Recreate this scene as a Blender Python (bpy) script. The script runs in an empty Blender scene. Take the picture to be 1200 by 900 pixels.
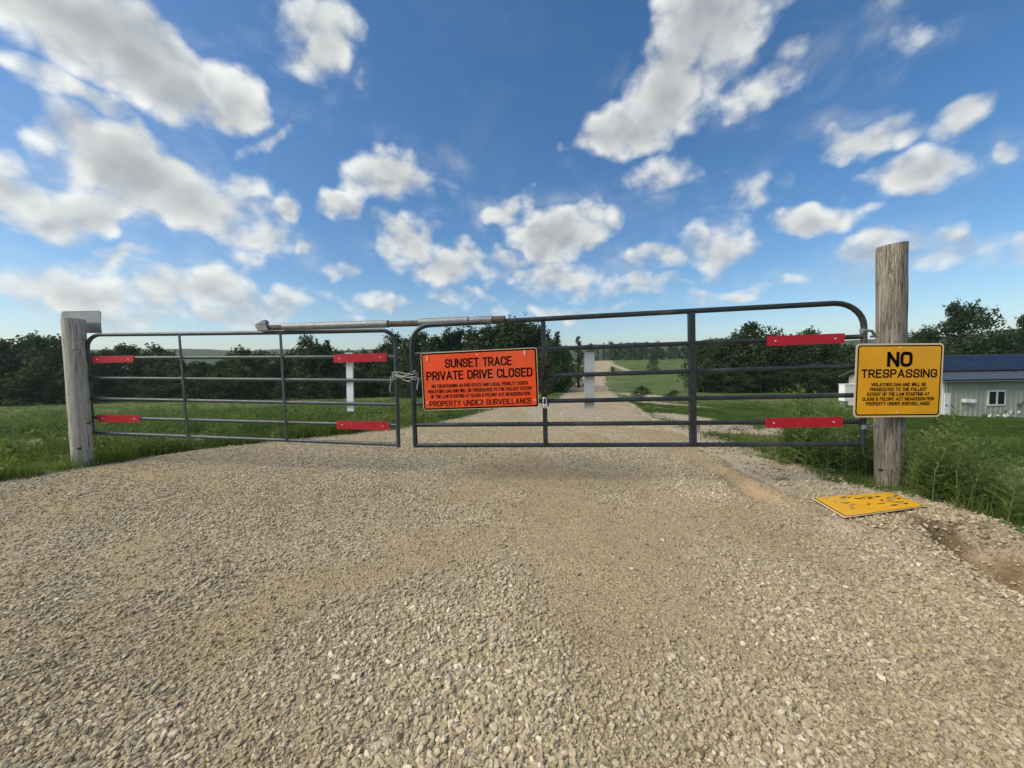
import bpy, bmesh, math, random
import numpy as np
from mathutils import Vector, Matrix

random.seed(7)
rng = np.random.default_rng(7)
S = bpy.context.scene
COL = S.collection
R = math.radians

# ------------------------------------------------------------------ camera
W0, H0, F0 = 1200.0, 900.0, 450.0          # photograph pixels, focal length in pixels
PITCH, ROLL, EYE = math.atan(25 / 450), R(-1.0), 1.25
cam_d = bpy.data.cameras.new('camera')
cam_d.sensor_width = 36.0
cam_d.lens = 36.0 * F0 / W0
cam_d.clip_start, cam_d.clip_end = 0.05, 6000
cam = bpy.data.objects.new('camera', cam_d)
COL.objects.link(cam)
CM = Matrix.Rotation(math.pi / 2 - PITCH, 3, 'X') @ Matrix.Rotation(ROLL, 3, 'Z')
cam.matrix_world = Matrix.Translation((0, 0, EYE)) @ CM.to_4x4()
S.camera = cam
CAMP = Vector((0, 0, EYE))


def ray(px, py):
    return CM @ Vector(((px - W0 / 2) / F0, -(py - H0 / 2) / F0, -1.0))


def at(px, py, d):
    """world point seen at a photograph pixel at a depth in metres"""
    return CAMP + ray(px, py) * d


def on_z(px, py, z=0.0):
    r = ray(px, py)
    return CAMP + r * ((z - EYE) / r.z)


# ------------------------------------------------------------------ light
SUN_EL, SUN_AZ = R(44), R(-106)              # azimuth clockwise from +Y: from the left, a little ahead
to_sun = Vector((math.sin(SUN_AZ) * math.cos(SUN_EL), math.cos(SUN_AZ) * math.cos(SUN_EL), math.sin(SUN_EL)))
sl = bpy.data.lights.new('sun', 'SUN')
sl.energy, sl.angle, sl.color = 2.8, R(52.0), (1.0, 0.905, 0.72)
sun = bpy.data.objects.new('sun', sl)
COL.objects.link(sun)
sun.rotation_euler = (-to_sun).to_track_quat('-Z', 'Y').to_euler()
S.view_settings.view_transform = 'Standard'
S.view_settings.look = 'None'
S.view_settings.exposure = 0.50
S.view_settings.gamma = 1.0
S.cycles.max_bounces = 6
S.cycles.transparent_max_bounces = 8

# ------------------------------------------------------------------ node helper


class NT:
    def __init__(self, tree):
        self.t, self.n, self.l = tree, tree.nodes, tree.links

    def add(self, typ, ins=None, **props):
        nd = self.n.new(typ)
        for k, v in props.items():
            setattr(nd, k, v)
        for k, v in (ins or {}).items():
            s = nd.inputs[k]
            if hasattr(v, 'is_output'):
                self.l.new(v, s)
            else:
                s.default_value = v
        return nd

    def math(self, op, a, b=None, c=None, clamp=False):
        ins = {0: a}
        if b is not None:
            ins[1] = b
        if c is not None:
            ins[2] = c
        return self.add('ShaderNodeMath', ins, operation=op, use_clamp=clamp).outputs[0]

    def vmath(self, op, a, b=None, scale=None):
        ins = {0: a}
        if b is not None:
            ins[1] = b
        if scale is not None:
            ins['Scale'] = scale
        nd = self.add('ShaderNodeVectorMath', ins, operation=op)
        return nd.outputs['Value'] if op in ('LENGTH', 'DOT_PRODUCT', 'DISTANCE') else nd.outputs[0]

    def noise(self, vec, scale, detail=4, rough=0.5, dist=0.0):
        return self.add('ShaderNodeTexNoise', {'Vector': vec, 'Scale': scale, 'Detail': detail, 'Roughness': rough,
                                                'Distortion': dist}).outputs[0]

    def ramp(self, fac, stops, interp='LINEAR'):
        nd = self.add('ShaderNodeValToRGB', {0: fac})
        cr = nd.color_ramp
        cr.interpolation = interp
        while len(cr.elements) < len(stops):
            cr.elements.new(0.5)
        for e, (p, c) in zip(cr.elements, stops):
            e.position = p
            e.color = (*c, 1) if len(c) == 3 else c
        return nd.outputs[0]

    def mix(self, f, a, b, blend='MIX'):
        nd = self.add('ShaderNodeMix', {0: f}, data_type='RGBA', blend_type=blend)
        for i, v in ((6, a), (7, b)):
            if hasattr(v, 'is_output'):
                self.l.new(v, nd.inputs[i])
            else:
                nd.inputs[i].default_value = (*v, 1) if len(v) == 3 else v
        return nd.outputs[2]

    def maprange(self, v, a, b, c=0.0, d=1.0, interp='SMOOTHSTEP'):
        return self.add('ShaderNodeMapRange', {0: v, 1: a, 2: b, 3: c, 4: d}, interpolation_type=interp).outputs[0]


# ------------------------------------------------------------------ world: sky texture and clouds
world = bpy.data.worlds.new('World')
S.world = world
world.use_nodes = True
world.cycles.sampling_method = 'NONE'
wt = NT(world.node_tree)
wt.n.clear()

# clouds seen in the photograph: centre, half axes (px), tilt, weight
CLOUDS = [
    (140, 40, 190, 62, -24, 1.35), (255, 100, 62, 42, -30, 1.0), (30, 5, 90, 36, 0, 0.9), (55, 98, 70, 14, -20, 0.45),
    (160, 196, 125, 52, -15, 1.2), (285, 285, 70, 34, -10, 1.0), (85, 250, 120, 34, 0, 0.95), (10, 225, 62, 50, 0, 1.0),
    (235, 235, 95, 55, -28, 1.2), (320, 245, 24, 20, 0, 0.9),
    (365, 45, 70, 58, -15, 1.1), (425, 105, 18, 17, -30, 0.75),
    (50, 345, 110, 38, 0, 0.95), (205, 342, 95, 30, 5, 0.85), (330, 355, 100, 20, 0, 0.75),
    (462, 212, 62, 38, 5, 1.05), (398, 246, 38, 15, 0, 0.9), (474, 282, 44, 38, 0, 1.2), (525, 317, 60, 25, 0, 1.1),
    (402, 318, 34, 18, 0, 0.9), (354, 300, 17, 11, 0, 0.8),
    (820, 35, 85, 72, 40, 1.25), (790, 105, 78, 56, 38, 1.25), (735, 158, 74, 28, 14, 1.15), (870, -40, 90, 60, 30, 1.0),
    (655, 270, 68, 36, 5, 1.2), (590, 246, 46, 22, 20, 0.85), (640, 315, 105, 27, 3, 0.95),
    (742, 332, 62, 16, 3, 0.85), (770, 208, 40, 22, 10, 0.6), (905, 95, 72, 30, 24, 0.72),
    (1000, 168, 76, 28, 4, 1.05), (962, 264, 58, 23, 2, 1.0), (1062, 215, 64, 22, 9, 0.95), (1045, 30, 50, 34, 40, 0.66),
    (1112, 155, 46, 15, 40, 0.55), (838, 287, 56, 38, 0, 1.0), (775, 300, 62, 16, 0, 0.75), (1085, 303, 95, 22, 8, 0.62),
    (1198, 283, 40, 24, 0, 0.85), (1192, 172, 30, 17, 0, 0.75), (586, 363, 15, 10, 0, 0.75), (900, 345, 120, 12, 0, 0.5),
    (700, 355, 130, 10, 0, 0.5), (100, 305, 60, 14, 0, 0.6), (260, 374, 200, 13, 0, 0.65), (420, 350, 90, 16, 0, 0.6), (555, 350, 70, 12, 0, 0.55), (300, 165, 60, 14, 12, 0.5), (880, 228, 60, 22, 20, 0.5),
]
cg = bpy.data.node_groups.new('cloud_field', 'ShaderNodeTree')
cg.interface.new_socket('Dir', in_out='INPUT', socket_type='NodeSocketVector')
cg.interface.new_socket('Field', in_out='OUTPUT', socket_type='NodeSocketFloat')
g = NT(cg)
gi, go = g.add('NodeGroupInput'), g.add('NodeGroupOutput')
D = gi.outputs[0]
# domain warp so that no outline stays an ellipse
w1 = g.add('ShaderNodeTexNoise', {'Vector': D, 'Scale': 4.5, 'Detail': 3, 'Roughness': 0.6}).outputs['Color']
Dw = g.vmath('ADD', D, g.vmath('SCALE', g.vmath('SUBTRACT', w1, (0.5, 0.5, 0.5)), scale=0.19))
fld = None
for (cx, cy, ax, ay, tilt, wgt) in CLOUDS:
    c = ray(cx, cy).normalized()
    ca, sa = math.cos(R(tilt)), -math.sin(R(tilt))
    e = ray(cx + ca * 5, cy + sa * 5).normalized() - ray(cx - ca * 5, cy - sa * 5).normalized()
    f = ray(cx - sa * 5, cy + ca * 5).normalized() - ray(cx + sa * 5, cy - ca * 5).normalized()
    ra, rb = e.length / 10 * ax * 1.05, f.length / 10 * ay * 1.05
    ux = (e - c * e.dot(c)).normalized()
    uz = c.cross(ux)
    # a vanishing dependence on the running value keeps the nodes evaluated one after the other (small shader stack)
    vec = Dw if fld is None else g.add('ShaderNodeVectorMath', {0: fld, 1: (1e-7, 1e-7, 1e-7), 2: Dw}, operation='MULTIPLY_ADD').outputs[0]
    q = g.vmath('SUBTRACT', vec, tuple(c))
    u_ = g.vmath('DOT_PRODUCT', q, tuple(ux / ra))
    v_ = g.vmath('DOT_PRODUCT', q, tuple(uz / rb))
    r2 = g.math('MULTIPLY_ADD', u_, u_, g.math('MULTIPLY', v_, v_))
    v = g.math('MULTIPLY_ADD', r2, -wgt * 0.62, wgt * 0.62)
    fld = v if fld is None else g.math('SMOOTH_MAX', fld, v, 0.10)
fld = g.math('MAXIMUM', fld, -0.9)
# the same kind of scattered cumulus over the rest of the sky
sx = g.add('ShaderNodeSeparateXYZ', {0: D})
hz = g.math('MAXIMUM', sx.outputs[2], 0.02)
pl = g.vmath('DIVIDE', D, g.add('ShaderNodeCombineXYZ', {0: g.math('ADD', hz, 0.12), 1: g.math('ADD', hz, 0.12), 2: 1.0}).outputs[0])
gen = g.math('MULTIPLY', g.math('SUBTRACT', g.noise(pl, 1.1, 2, 0.5), 0.50), 3.0)
away = g.maprange(g.vmath('DOT_PRODUCT', D, ray(600, 250).normalized()), 0.50, 0.66, 1.0, 0.0)
mxn = g.add('ShaderNodeMix', {0: away, 2: fld, 3: gen}, data_type='FLOAT')
g.l.new(mxn.outputs[0], go.inputs[0])

tc = wt.add('ShaderNodeTexCoord')
dirv = wt.vmath('NORMALIZE', tc.outputs['Generated'])


fg = wt.add('ShaderNodeGroup', node_tree=cg)
wt.l.new(dirv, fg.inputs[0])
field = fg.outputs[0]


def billow(v, det=8):
    q = wt.vmath('MULTIPLY', v, (1, 1, 1.25))
    n1 = wt.noise(q, 5.2, det, 0.60, 0.0)
    q2 = wt.vmath('ADD', q, wt.vmath('SCALE', wt.add('ShaderNodeTexNoise', {'Vector': q, 'Scale': 14.0, 'Detail': 2}).outputs['Color'], scale=0.07))
    vo = wt.add('ShaderNodeTexVoronoi', {'Vector': q2, 'Scale': 15.0, 'Detail': 1.0, 'Roughness': 0.5}, feature='F1').outputs['Distance']
    return wt.math('MULTIPLY_ADD', wt.math('SUBTRACT', n1, 0.5), 2.0, wt.math('MULTIPLY', wt.math('SUBTRACT', 0.40, vo), 0.45))


sky = wt.add('ShaderNodeTexSky', sky_type='NISHITA', sun_disc=False, sun_elevation=SUN_EL, sun_rotation=SUN_AZ,
             altitude=200, air_density=1.0, dust_density=0.9, ozone_density=2.6)
SKY_K = 0.112
skyc = wt.add('ShaderNodeHueSaturation', {'Hue': 0.499, 'Saturation': 1.25, 'Value': 0.88, 'Color': sky.outputs[0]}).outputs[0]
b0 = billow(dirv)
b1 = billow(wt.vmath('ADD', dirv, wt.vmath('SCALE', tuple((to_sun + Vector((0, 0, 1.6))).normalized()), scale=0.032)), 3)
d0 = wt.math('ADD', field, b0)
veil = wt.math('MULTIPLY', wt.maprange(wt.noise(wt.vmath('MULTIPLY', dirv, (1.0, 1.0, 1.8)), 5.0, 7, 0.62, 0.3), 0.48, 0.80), wt.maprange(field, -0.85, 0.15, 0.05, 0.50))
alpha = wt.math('MAXIMUM', wt.maprange(d0, -0.17, 0.46), veil)
thick = wt.maprange(wt.math('MULTIPLY_ADD', b0, 0.45, field), 0.25, 0.95)
lit = wt.maprange(wt.math('SUBTRACT', b0, b1), -0.50, 0.42)
el = wt.add('ShaderNodeSeparateXYZ', {0: dirv}).outputs[2]
ccol = wt.mix(lit, (3.4, 3.65, 3.8), (6.7, 6.8, 6.4))
ccol = wt.mix(wt.math('MULTIPLY', thick, 0.74), ccol, (2.1, 2.28, 2.42))
near_sun = wt.math('POWER', wt.math('MAXIMUM', wt.vmath('DOT_PRODUCT', dirv, tuple(to_sun)), 0.0), 3.0)
ccol = wt.mix(1.0, ccol, wt.add('ShaderNodeCombineColor', {0: wt.math('MULTIPLY_ADD', near_sun, 0.35, 0.88), 1: wt.math('MULTIPLY_ADD', near_sun, 0.35, 0.88),
                                                             2: wt.math('MULTIPLY_ADD', near_sun, 0.28, 0.90)}).outputs[0], 'MULTIPLY')
cover = wt.math('MULTIPLY', alpha, wt.maprange(el, -0.01, 0.05))
bg = wt.add('ShaderNodeBackground', {'Color': wt.mix(wt.math('MULTIPLY', cover, 0.96), skyc, ccol), 'Strength': SKY_K})
wo = wt.add('ShaderNodeOutputWorld', {'Surface': bg.outputs[0]})

# ------------------------------------------------------------------ materials


def mat(name, rough=0.7, metal=0.0, spec=0.5):
    m = bpy.data.materials.new(name)
    m.use_nodes = True
    t = NT(m.node_tree)
    b = t.n['Principled BSDF']
    b.inputs['Roughness'].default_value = rough
    b.inputs['Metallic'].default_value = metal
    b.inputs['Specular IOR Level'].default_value = spec
    return m, t, b


def bump(t, b, h, strength=0.5, dist=0.01):
    nd = t.add('ShaderNodeBump', {'Height': h, 'Strength': strength, 'Distance': dist})
    t.l.new(nd.outputs[0], b.inputs['Normal'])


def plain(name, c, rough=0.6, metal=0.0, var=0.18, scale=18.0, bmp=0.0, grime=None, spec=0.5):
    m, t, b = mat(name, rough, metal, spec)
    o = t.add('ShaderNodeTexCoord').outputs['Object']
    n = t.noise(o, scale, 6, 0.6)
    lo = tuple(x * (1 - var) for x in c)
    hi = tuple(min(1, x * (1 + var)) for x in c)
    col = t.ramp(n, [(0.3, lo), (0.7, hi)])
    if grime:
        col = t.mix(t.maprange(t.noise(o, scale * 0.23, 5, 0.7), 0.52, 0.72), col, grime)
    t.l.new(col, b.inputs['Base Color'])
    t.l.new(t.maprange(t.noise(o, scale * 2, 4), 0.3, 0.7, max(0, rough - 0.1), min(1, rough + 0.12)), b.inputs['Roughness'])
    if bmp:
        bump(t, b, n, bmp, 0.004)
    return m


M = {}
M['rail_dark'] = plain('painted_tube_charcoal', (0.035, 0.042, 0.046), 0.38, 0.35, 0.25, 9, 0, (0.09, 0.085, 0.075))
M['rail_grey'] = plain('painted_tube_grey', (0.055, 0.068, 0.07), 0.42, 0.25, 0.25, 9, 0, (0.10, 0.095, 0.085))
M['galv'] = plain('galvanised_steel', (0.23, 0.24, 0.24), 0.55, 0.5, 0.2, 22, 0, (0.22, 0.2, 0.18))
M['rust'] = plain('rusty_steel', (0.115, 0.085, 0.068), 0.85, 0.2, 0.5, 30, 0.3, (0.07, 0.035, 0.02))
M['chain'] = plain('dark_rusty_chain', (0.05, 0.035, 0.03), 0.6, 0.6, 0.5, 40)
M['lock'] = plain('polished_padlock', (0.72, 0.72, 0.72), 0.3, 0.6, 0.12, 30)
M['rope'] = plain('weathered_grey_cord', (0.29, 0.30, 0.29), 0.9, 0, 0.35, 60)
M['red'] = plain('red_reflective_sheet', (0.44, 0.008, 0.022), 0.4, 0, 0.06, 5)
M['white_board'] = plain('white_marker_paint', (0.74, 0.76, 0.76), 0.5, 0, 0.06, 6)
M['grey_board'] = plain('weathered_grey_board', (0.42, 0.44, 0.45), 0.6, 0, 0.08, 6, 0, (0.36, 0.37, 0.36))
M['rivet'] = plain('bright_rivet', (0.8, 0.78, 0.76), 0.4, 0.3, 0.05)
M['orange'] = plain('orange_reflective_sheet', (0.88, 0.078, 0.006), 0.42, 0, 0.10, 4, 0, (0.76, 0.105, 0.025))
M['yellow'] = plain('yellow_reflective_sheet', (0.95, 0.40, 0.003), 0.42, 0, 0.10, 4, 0, (0.80, 0.39, 0.02))
M['yellow_worn'] = plain('weathered_yellow_sheet', (0.78, 0.40, 0.010), 0.5, 0, 0.10, 9, 0.15, (0.62, 0.40, 0.10))
M['cream'] = plain('cream_sign_edge', (0.78, 0.60, 0.36), 0.5, 0, 0.10, 12)
M['ink'] = plain('black_sign_ink', (0.010, 0.007, 0.007), 0.85, 0, 0.3, 30, spec=0.05)
M['ink_worn'] = plain('worn_black_ink', (0.022, 0.016, 0.012), 0.7, 0, 0.6, 60)
M['peel'] = plain('bared_grey_backing', (0.42, 0.27, 0.06), 0.7, 0, 0.4, 60)
M['alu'] = plain('aluminium_sign_back', (0.13, 0.15, 0.15), 0.6, 0.1, 0.12, 10)
M['alu_lit'] = plain('aluminium_painted_lit', (0.20, 0.225, 0.22), 0.8, 0.0, 0.03, 3, spec=0.2)  # paler copy of the plate metal: light on the upper band painted in
M['trim_white'] = plain('white_trim', (0.78, 0.79, 0.77), 0.5, 0, 0.06)
M['petal'] = plain('white_petals', (0.82, 0.82, 0.80), 0.6, 0, 0.05)
M['roof_metal'] = plain('slate_grey_roof_metal', (0.085, 0.10, 0.115), 0.42, 0.2, 0.1, 3)
M['dark_void'] = plain('dark_glazing_seal', (0.01, 0.01, 0.01), 0.5)


def siding_mat():
    m, t, b = mat('grey_green_siding', 0.55)
    o = t.add('ShaderNodeTexCoord').outputs['Object']
    st = t.noise(t.vmath('MULTIPLY', o, (6, 6, 0.35)), 1.0, 4)
    t.l.new(t.ramp(st, [(0.3, (0.36, 0.355, 0.295)), (0.7, (0.44, 0.435, 0.365))]), b.inputs['Base Color'])
    return m


M['siding'] = siding_mat()


def solar_mat():
    m, t, b = mat('blue_solar_cells', 0.45, 0, 0.12)
    o = t.add('ShaderNodeTexCoord').outputs['Object']
    n = t.noise(o, 0.5, 3)
    t.l.new(t.ramp(n, [(0.3, (0.009, 0.017, 0.036)), (0.7, (0.014, 0.026, 0.052))]), b.inputs['Base Color'])
    return m


M['solar'] = solar_mat()
mg, tg_, bg_ = mat('window_glass', 0.06)
bg_.inputs['Base Color'].default_value = (0.012, 0.014, 0.016, 1)
M['glass'] = mg


def wood_mat(name, cols, sc=1.0, crack=0.5):
    m, t, b = mat(name, 0.85)
    o = t.add('ShaderNodeTexCoord').outputs['Object']
    st = t.vmath('MULTIPLY', o, (1, 1, 0.055))
    n = t.noise(st, 55 * sc, 6, 0.65, 0.6)
    n2 = t.noise(t.vmath('MULTIPLY', o, (1, 1, 0.35)), 7 * sc, 4, 0.6)
    f = t.math('ADD', t.math('MULTIPLY', n, 0.65), t.math('MULTIPLY', n2, 0.35))
    col = t.ramp(f, [(0.33, cols[0]), (0.45, cols[1]), (0.56, cols[2]), (0.70, cols[3])])
    ck = t.noise(t.vmath('MULTIPLY', o, (1, 1, 0.03)), 42 * sc, 3, 0.55, 1.2)
    ckm = t.maprange(t.math('ABSOLUTE', t.math('SUBTRACT', ck, 0.5)), 0.0, 0.035, 1, 0)
    ckm = t.math('MULTIPLY', ckm, t.maprange(n2, 0.36, 0.50))
    col = t.mix(t.math('MULTIPLY', ckm, crack), col, (0.045, 0.035, 0.025))
    t.l.new(col, b.inputs['Base Color'])
    bump(t, b, t.math('SUBTRACT', n, t.math('MULTIPLY', ckm, 1.2)), 0.6, 0.008)
    return m


M['wood_brown'] = wood_mat('weathered_brown_pole', [(0.085, 0.068, 0.05), (0.20, 0.168, 0.13), (0.32, 0.275, 0.222), (0.45, 0.40, 0.335)], 1.0, 0.9)
M['wood_grey'] = wood_mat('weathered_grey_post', [(0.32, 0.28, 0.235), (0.43, 0.385, 0.33), (0.50, 0.455, 0.40), (0.58, 0.53, 0.47)], 0.7, 0.8)


def leaf_mat(name, cols, trans=0.35, attr=True, rough=0.7, spec=0.12):
    m, t, b = mat(name, rough, 0, spec)
    if attr:
        v = t.add('ShaderNodeAttribute', attribute_type='INSTANCER', attribute_name='tint').outputs['Fac']
    else:
        oi = t.add('ShaderNodeObjectInfo').outputs['Random']
        ng = t.add('ShaderNodeNewGeometry').outputs['Random Per Island']
        v = t.math('ADD', t.math('MULTIPLY', oi, 0.45), t.math('MULTIPLY', ng, 0.55))
    col = t.ramp(v, [(i / (len(cols) - 1), c) for i, c in enumerate(cols)])
    t.l.new(col, b.inputs['Base Color'])
    tr = t.add('ShaderNodeBsdfTranslucent', {'Color': t.mix(1.0, col, (1.2, 1.3, 0.7), 'MULTIPLY')})
    mx = t.add('ShaderNodeMixShader', {0: trans, 1: b.outputs[0], 2: tr.outputs[0]})
    t.l.new(mx.outputs[0], t.n['Material Output'].inputs['Surface'])
    return m


M['leaf_dark'] = leaf_mat('tree_leaves_dark', [(0.018, 0.034, 0.015), (0.032, 0.056, 0.021), (0.052, 0.083, 0.028), (0.085, 0.118, 0.042)], 0.28, False)
M['leaf_conifer'] = leaf_mat('conifer_needles', [(0.014, 0.028, 0.018), (0.024, 0.042, 0.024), (0.038, 0.060, 0.030)], 0.15, False)
M['bark'] = plain('tree_bark', (0.07, 0.055, 0.04), 0.9, 0, 0.35, 6, 0.4)
M['weed'] = leaf_mat('weed_leaves', [(0.07, 0.12, 0.032), (0.12, 0.185, 0.046), (0.18, 0.245, 0.066), (0.27, 0.31, 0.12)], 0.4, False)
M['weed_stem'] = plain('weed_stems', (0.12, 0.15, 0.06), 0.7, 0, 0.3, 30)
M['grass_i'] = leaf_mat('grass_blades', [(0.065, 0.105, 0.024), (0.105, 0.155, 0.036), (0.155, 0.205, 0.05), (0.26, 0.255, 0.11)], 0.4, True)
M['lawn_i'] = leaf_mat('mown_grass_blades', [(0.042, 0.078, 0.016), (0.062, 0.105, 0.021), (0.09, 0.135, 0.03), (0.14, 0.17, 0.05)], 0.4, True)
M['field_i'] = leaf_mat('field_weed_leaves', [(0.060, 0.095, 0.030), (0.10, 0.15, 0.042), (0.155, 0.205, 0.06), (0.24, 0.26, 0.10)], 0.35, True)


def stone_mat(attr=True):
    m, t, b = mat('crushed_limestone' if attr else 'crushed_limestone_piece', 0.85, 0, 0.25)
    if attr:
        v = t.add('ShaderNodeAttribute', attribute_type='INSTANCER', attribute_name='tint').outputs['Fac']
    else:
        v = t.add('ShaderNodeObjectInfo').outputs['Random']
    col = t.ramp(v, [(0.0, (0.17, 0.135, 0.080)), (0.2, (0.295, 0.24, 0.15)), (0.42, (0.405, 0.330, 0.205)), (0.62, (0.475, 0.39, 0.245)),
                     (0.78, (0.485, 0.41, 0.285)), (0.9, (0.61, 0.52, 0.37)), (1.0, (0.76, 0.67, 0.50))])
    o = t.add('ShaderNodeTexCoord').outputs['Object']
    n = t.noise(o, 2.2, 5, 0.65)
    col = t.mix(t.maprange(n, 0.35, 0.7, 0, 0.4), col, (0.27, 0.22, 0.135))
    t.l.new(col, b.inputs['Base Color'])
    bump(t, b, n, 0.25, 0.01)
    return m


M['stone_i'] = stone_mat(True)
M['stone'] = stone_mat(False)


def road_mat():
    m, t, b = mat('crushed_limestone_and_dirt', 0.92, 0, 0.2)
    o = t.add('ShaderNodeTexCoord').outputs['Object']
    loose = t.add('ShaderNodeAttribute', attribute_name='loose').outputs['Fac']
    v1 = t.add('ShaderNodeTexVoronoi', {'Vector': o, 'Scale': 58.0, 'Randomness': 1.0})
    v2 = t.add('ShaderNodeTexVoronoi', {'Vector': o, 'Scale': 120.0, 'Randomness': 1.0})
    cellr = t.add('ShaderNodeSeparateColor', {0: v1.outputs['Color']}).outputs[0]
    cellr2 = t.add('ShaderNodeSeparateColor', {0: v2.outputs['Color']}).outputs[1]
    st = t.ramp(cellr, [(0.0, (0.22, 0.18, 0.115)), (0.3, (0.33, 0.27, 0.18)), (0.6, (0.41, 0.34, 0.23)), (0.85, (0.49, 0.42, 0.31)), (1.0, (0.58, 0.525, 0.40))])
    fine = t.ramp(cellr2, [(0.0, (0.23, 0.175, 0.098)), (0.5, (0.36, 0.28, 0.165)), (1.0, (0.47, 0.38, 0.24))])
    n = t.noise(o, 1.3, 6, 0.65)
    f = t.maprange(t.math('ADD', t.math('MULTIPLY', loose, 0.6), t.math('MULTIPLY', n, 0.7)), 0.42, 0.80)
    col = t.mix(f, fine, st)
    big = t.noise(o, 0.35, 4, 0.6)
    col = t.mix(t.maprange(big, 0.45, 0.75, 0, 0.35), col, (0.37, 0.295, 0.175))
    tan_ = t.add('ShaderNodeAttribute', attribute_name='tan').outputs['Fac']
    col = t.mix(t.math('MULTIPLY', tan_, 0.85), col, t.ramp(t.noise(o, 22.0, 5, 0.7), [(0.3, (0.33, 0.225, 0.12)), (0.7, (0.50, 0.375, 0.225))]))
    t.l.new(col, b.inputs['Base Color'])
    h = t.math('ADD', t.math('MULTIPLY', v1.outputs['Distance'], -1.0), t.math('MULTIPLY', v2.outputs['Distance'], -0.5))
    bump(t, b, h, 0.55, 0.012)
    return m


M['road'] = road_mat()


def ground_mat():
    m, t, b = mat('soil_and_grass_ground', 0.95, 0, 0.15)
    o = t.add('ShaderNodeTexCoord').outputs['Object']
    soil = t.add('ShaderNodeAttribute', attribute_name='soil').outputs['Fac']
    lawn = t.add('ShaderNodeAttribute', attribute_name='lawn').outputs['Fac']
    clay = t.add('ShaderNodeAttribute', attribute_name='clay').outputs['Fac']
    n = t.noise(o, 0.6, 8, 0.65)
    nf = t.noise(o, 9.0, 6, 0.7)
    mead = t.ramp(t.math('ADD', t.math('MULTIPLY', n, 0.5), t.math('MULTIPLY', nf, 0.5)),
                  [(0.32, (0.050, 0.080, 0.024)), (0.5, (0.095, 0.135, 0.040)), (0.68, (0.165, 0.19, 0.068))])
    lw = t.ramp(t.math('ADD', t.math('MULTIPLY', n, 0.6), t.math('MULTIPLY', nf, 0.4)),
                [(0.34, (0.042, 0.078, 0.017)), (0.5, (0.070, 0.115, 0.026)), (0.66, (0.115, 0.155, 0.045))])
    gr = t.mix(lawn, mead, lw)
    gr = t.mix(t.maprange(t.noise(o, 0.16, 7, 0.7), 0.43, 0.60, 0, 0.8), gr, (0.15, 0.165, 0.055))
    gr = t.mix(t.maprange(t.noise(t.vmath('MULTIPLY', o, (1, 0.35, 1)), 1.7, 5, 0.7), 0.5, 0.75, 0, 0.5), gr, (0.028, 0.055, 0.016))
    v = t.add('ShaderNodeTexVoronoi', {'Vector': o, 'Scale': 75.0})
    vr = t.add('ShaderNodeSeparateColor', {0: v.outputs['Color']}).outputs[0]
    pale = t.mix(0.5, t.ramp(vr, [(0, (0.27, 0.225, 0.16)), (1, (0.55, 0.48, 0.37))]), t.ramp(nf, [(0.3, (0.29, 0.235, 0.165)), (0.7, (0.46, 0.40, 0.30))]))
    cl = t.ramp(t.math('ADD', t.math('MULTIPLY', vr, 0.4), t.math('MULTIPLY', nf, 0.6)), [(0.25, (0.15, 0.105, 0.065)), (0.5, (0.32, 0.255, 0.17)), (0.8, (0.46, 0.395, 0.29))])
    gully_brown = t.add('ShaderNodeAttribute', attribute_name='gully_brown').outputs['Fac']
    sc = t.mix(gully_brown, t.mix(clay, pale, cl), t.ramp(nf, [(0.3, (0.085, 0.055, 0.031)), (0.5, (0.18, 0.125, 0.072)), (0.7, (0.31, 0.235, 0.145))]))  # soil turns darker brown with the depth of the gully cut
    f = t.maprange(t.math('ADD', soil, t.math('MULTIPLY', t.math('SUBTRACT', t.noise(o, 3.0, 6, 0.7), 0.5), 1.1)), 0.42, 0.62)
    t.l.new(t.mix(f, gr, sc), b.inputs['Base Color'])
    bump(t, b, t.math('ADD', nf, t.math('MULTIPLY', v.outputs['Distance'], -0.6)), 0.6, 0.014)
    return m


M['ground'] = ground_mat()


def hill_mat():
    m, t, b = mat('far_wooded_hills', 0.95, 0, 0.1)
    o = t.add('ShaderNodeTexCoord').outputs['Object']
    n = t.noise(o, 0.05, 8, 0.7)
    t.l.new(t.ramp(n, [(0.35, (0.028, 0.05, 0.028)), (0.6, (0.06, 0.09, 0.04)), (0.7, (0.10, 0.14, 0.06))]), b.inputs['Base Color'])
    return m


M['hills'] = hill_mat()

# ------------------------------------------------------------------ mesh helpers


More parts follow.
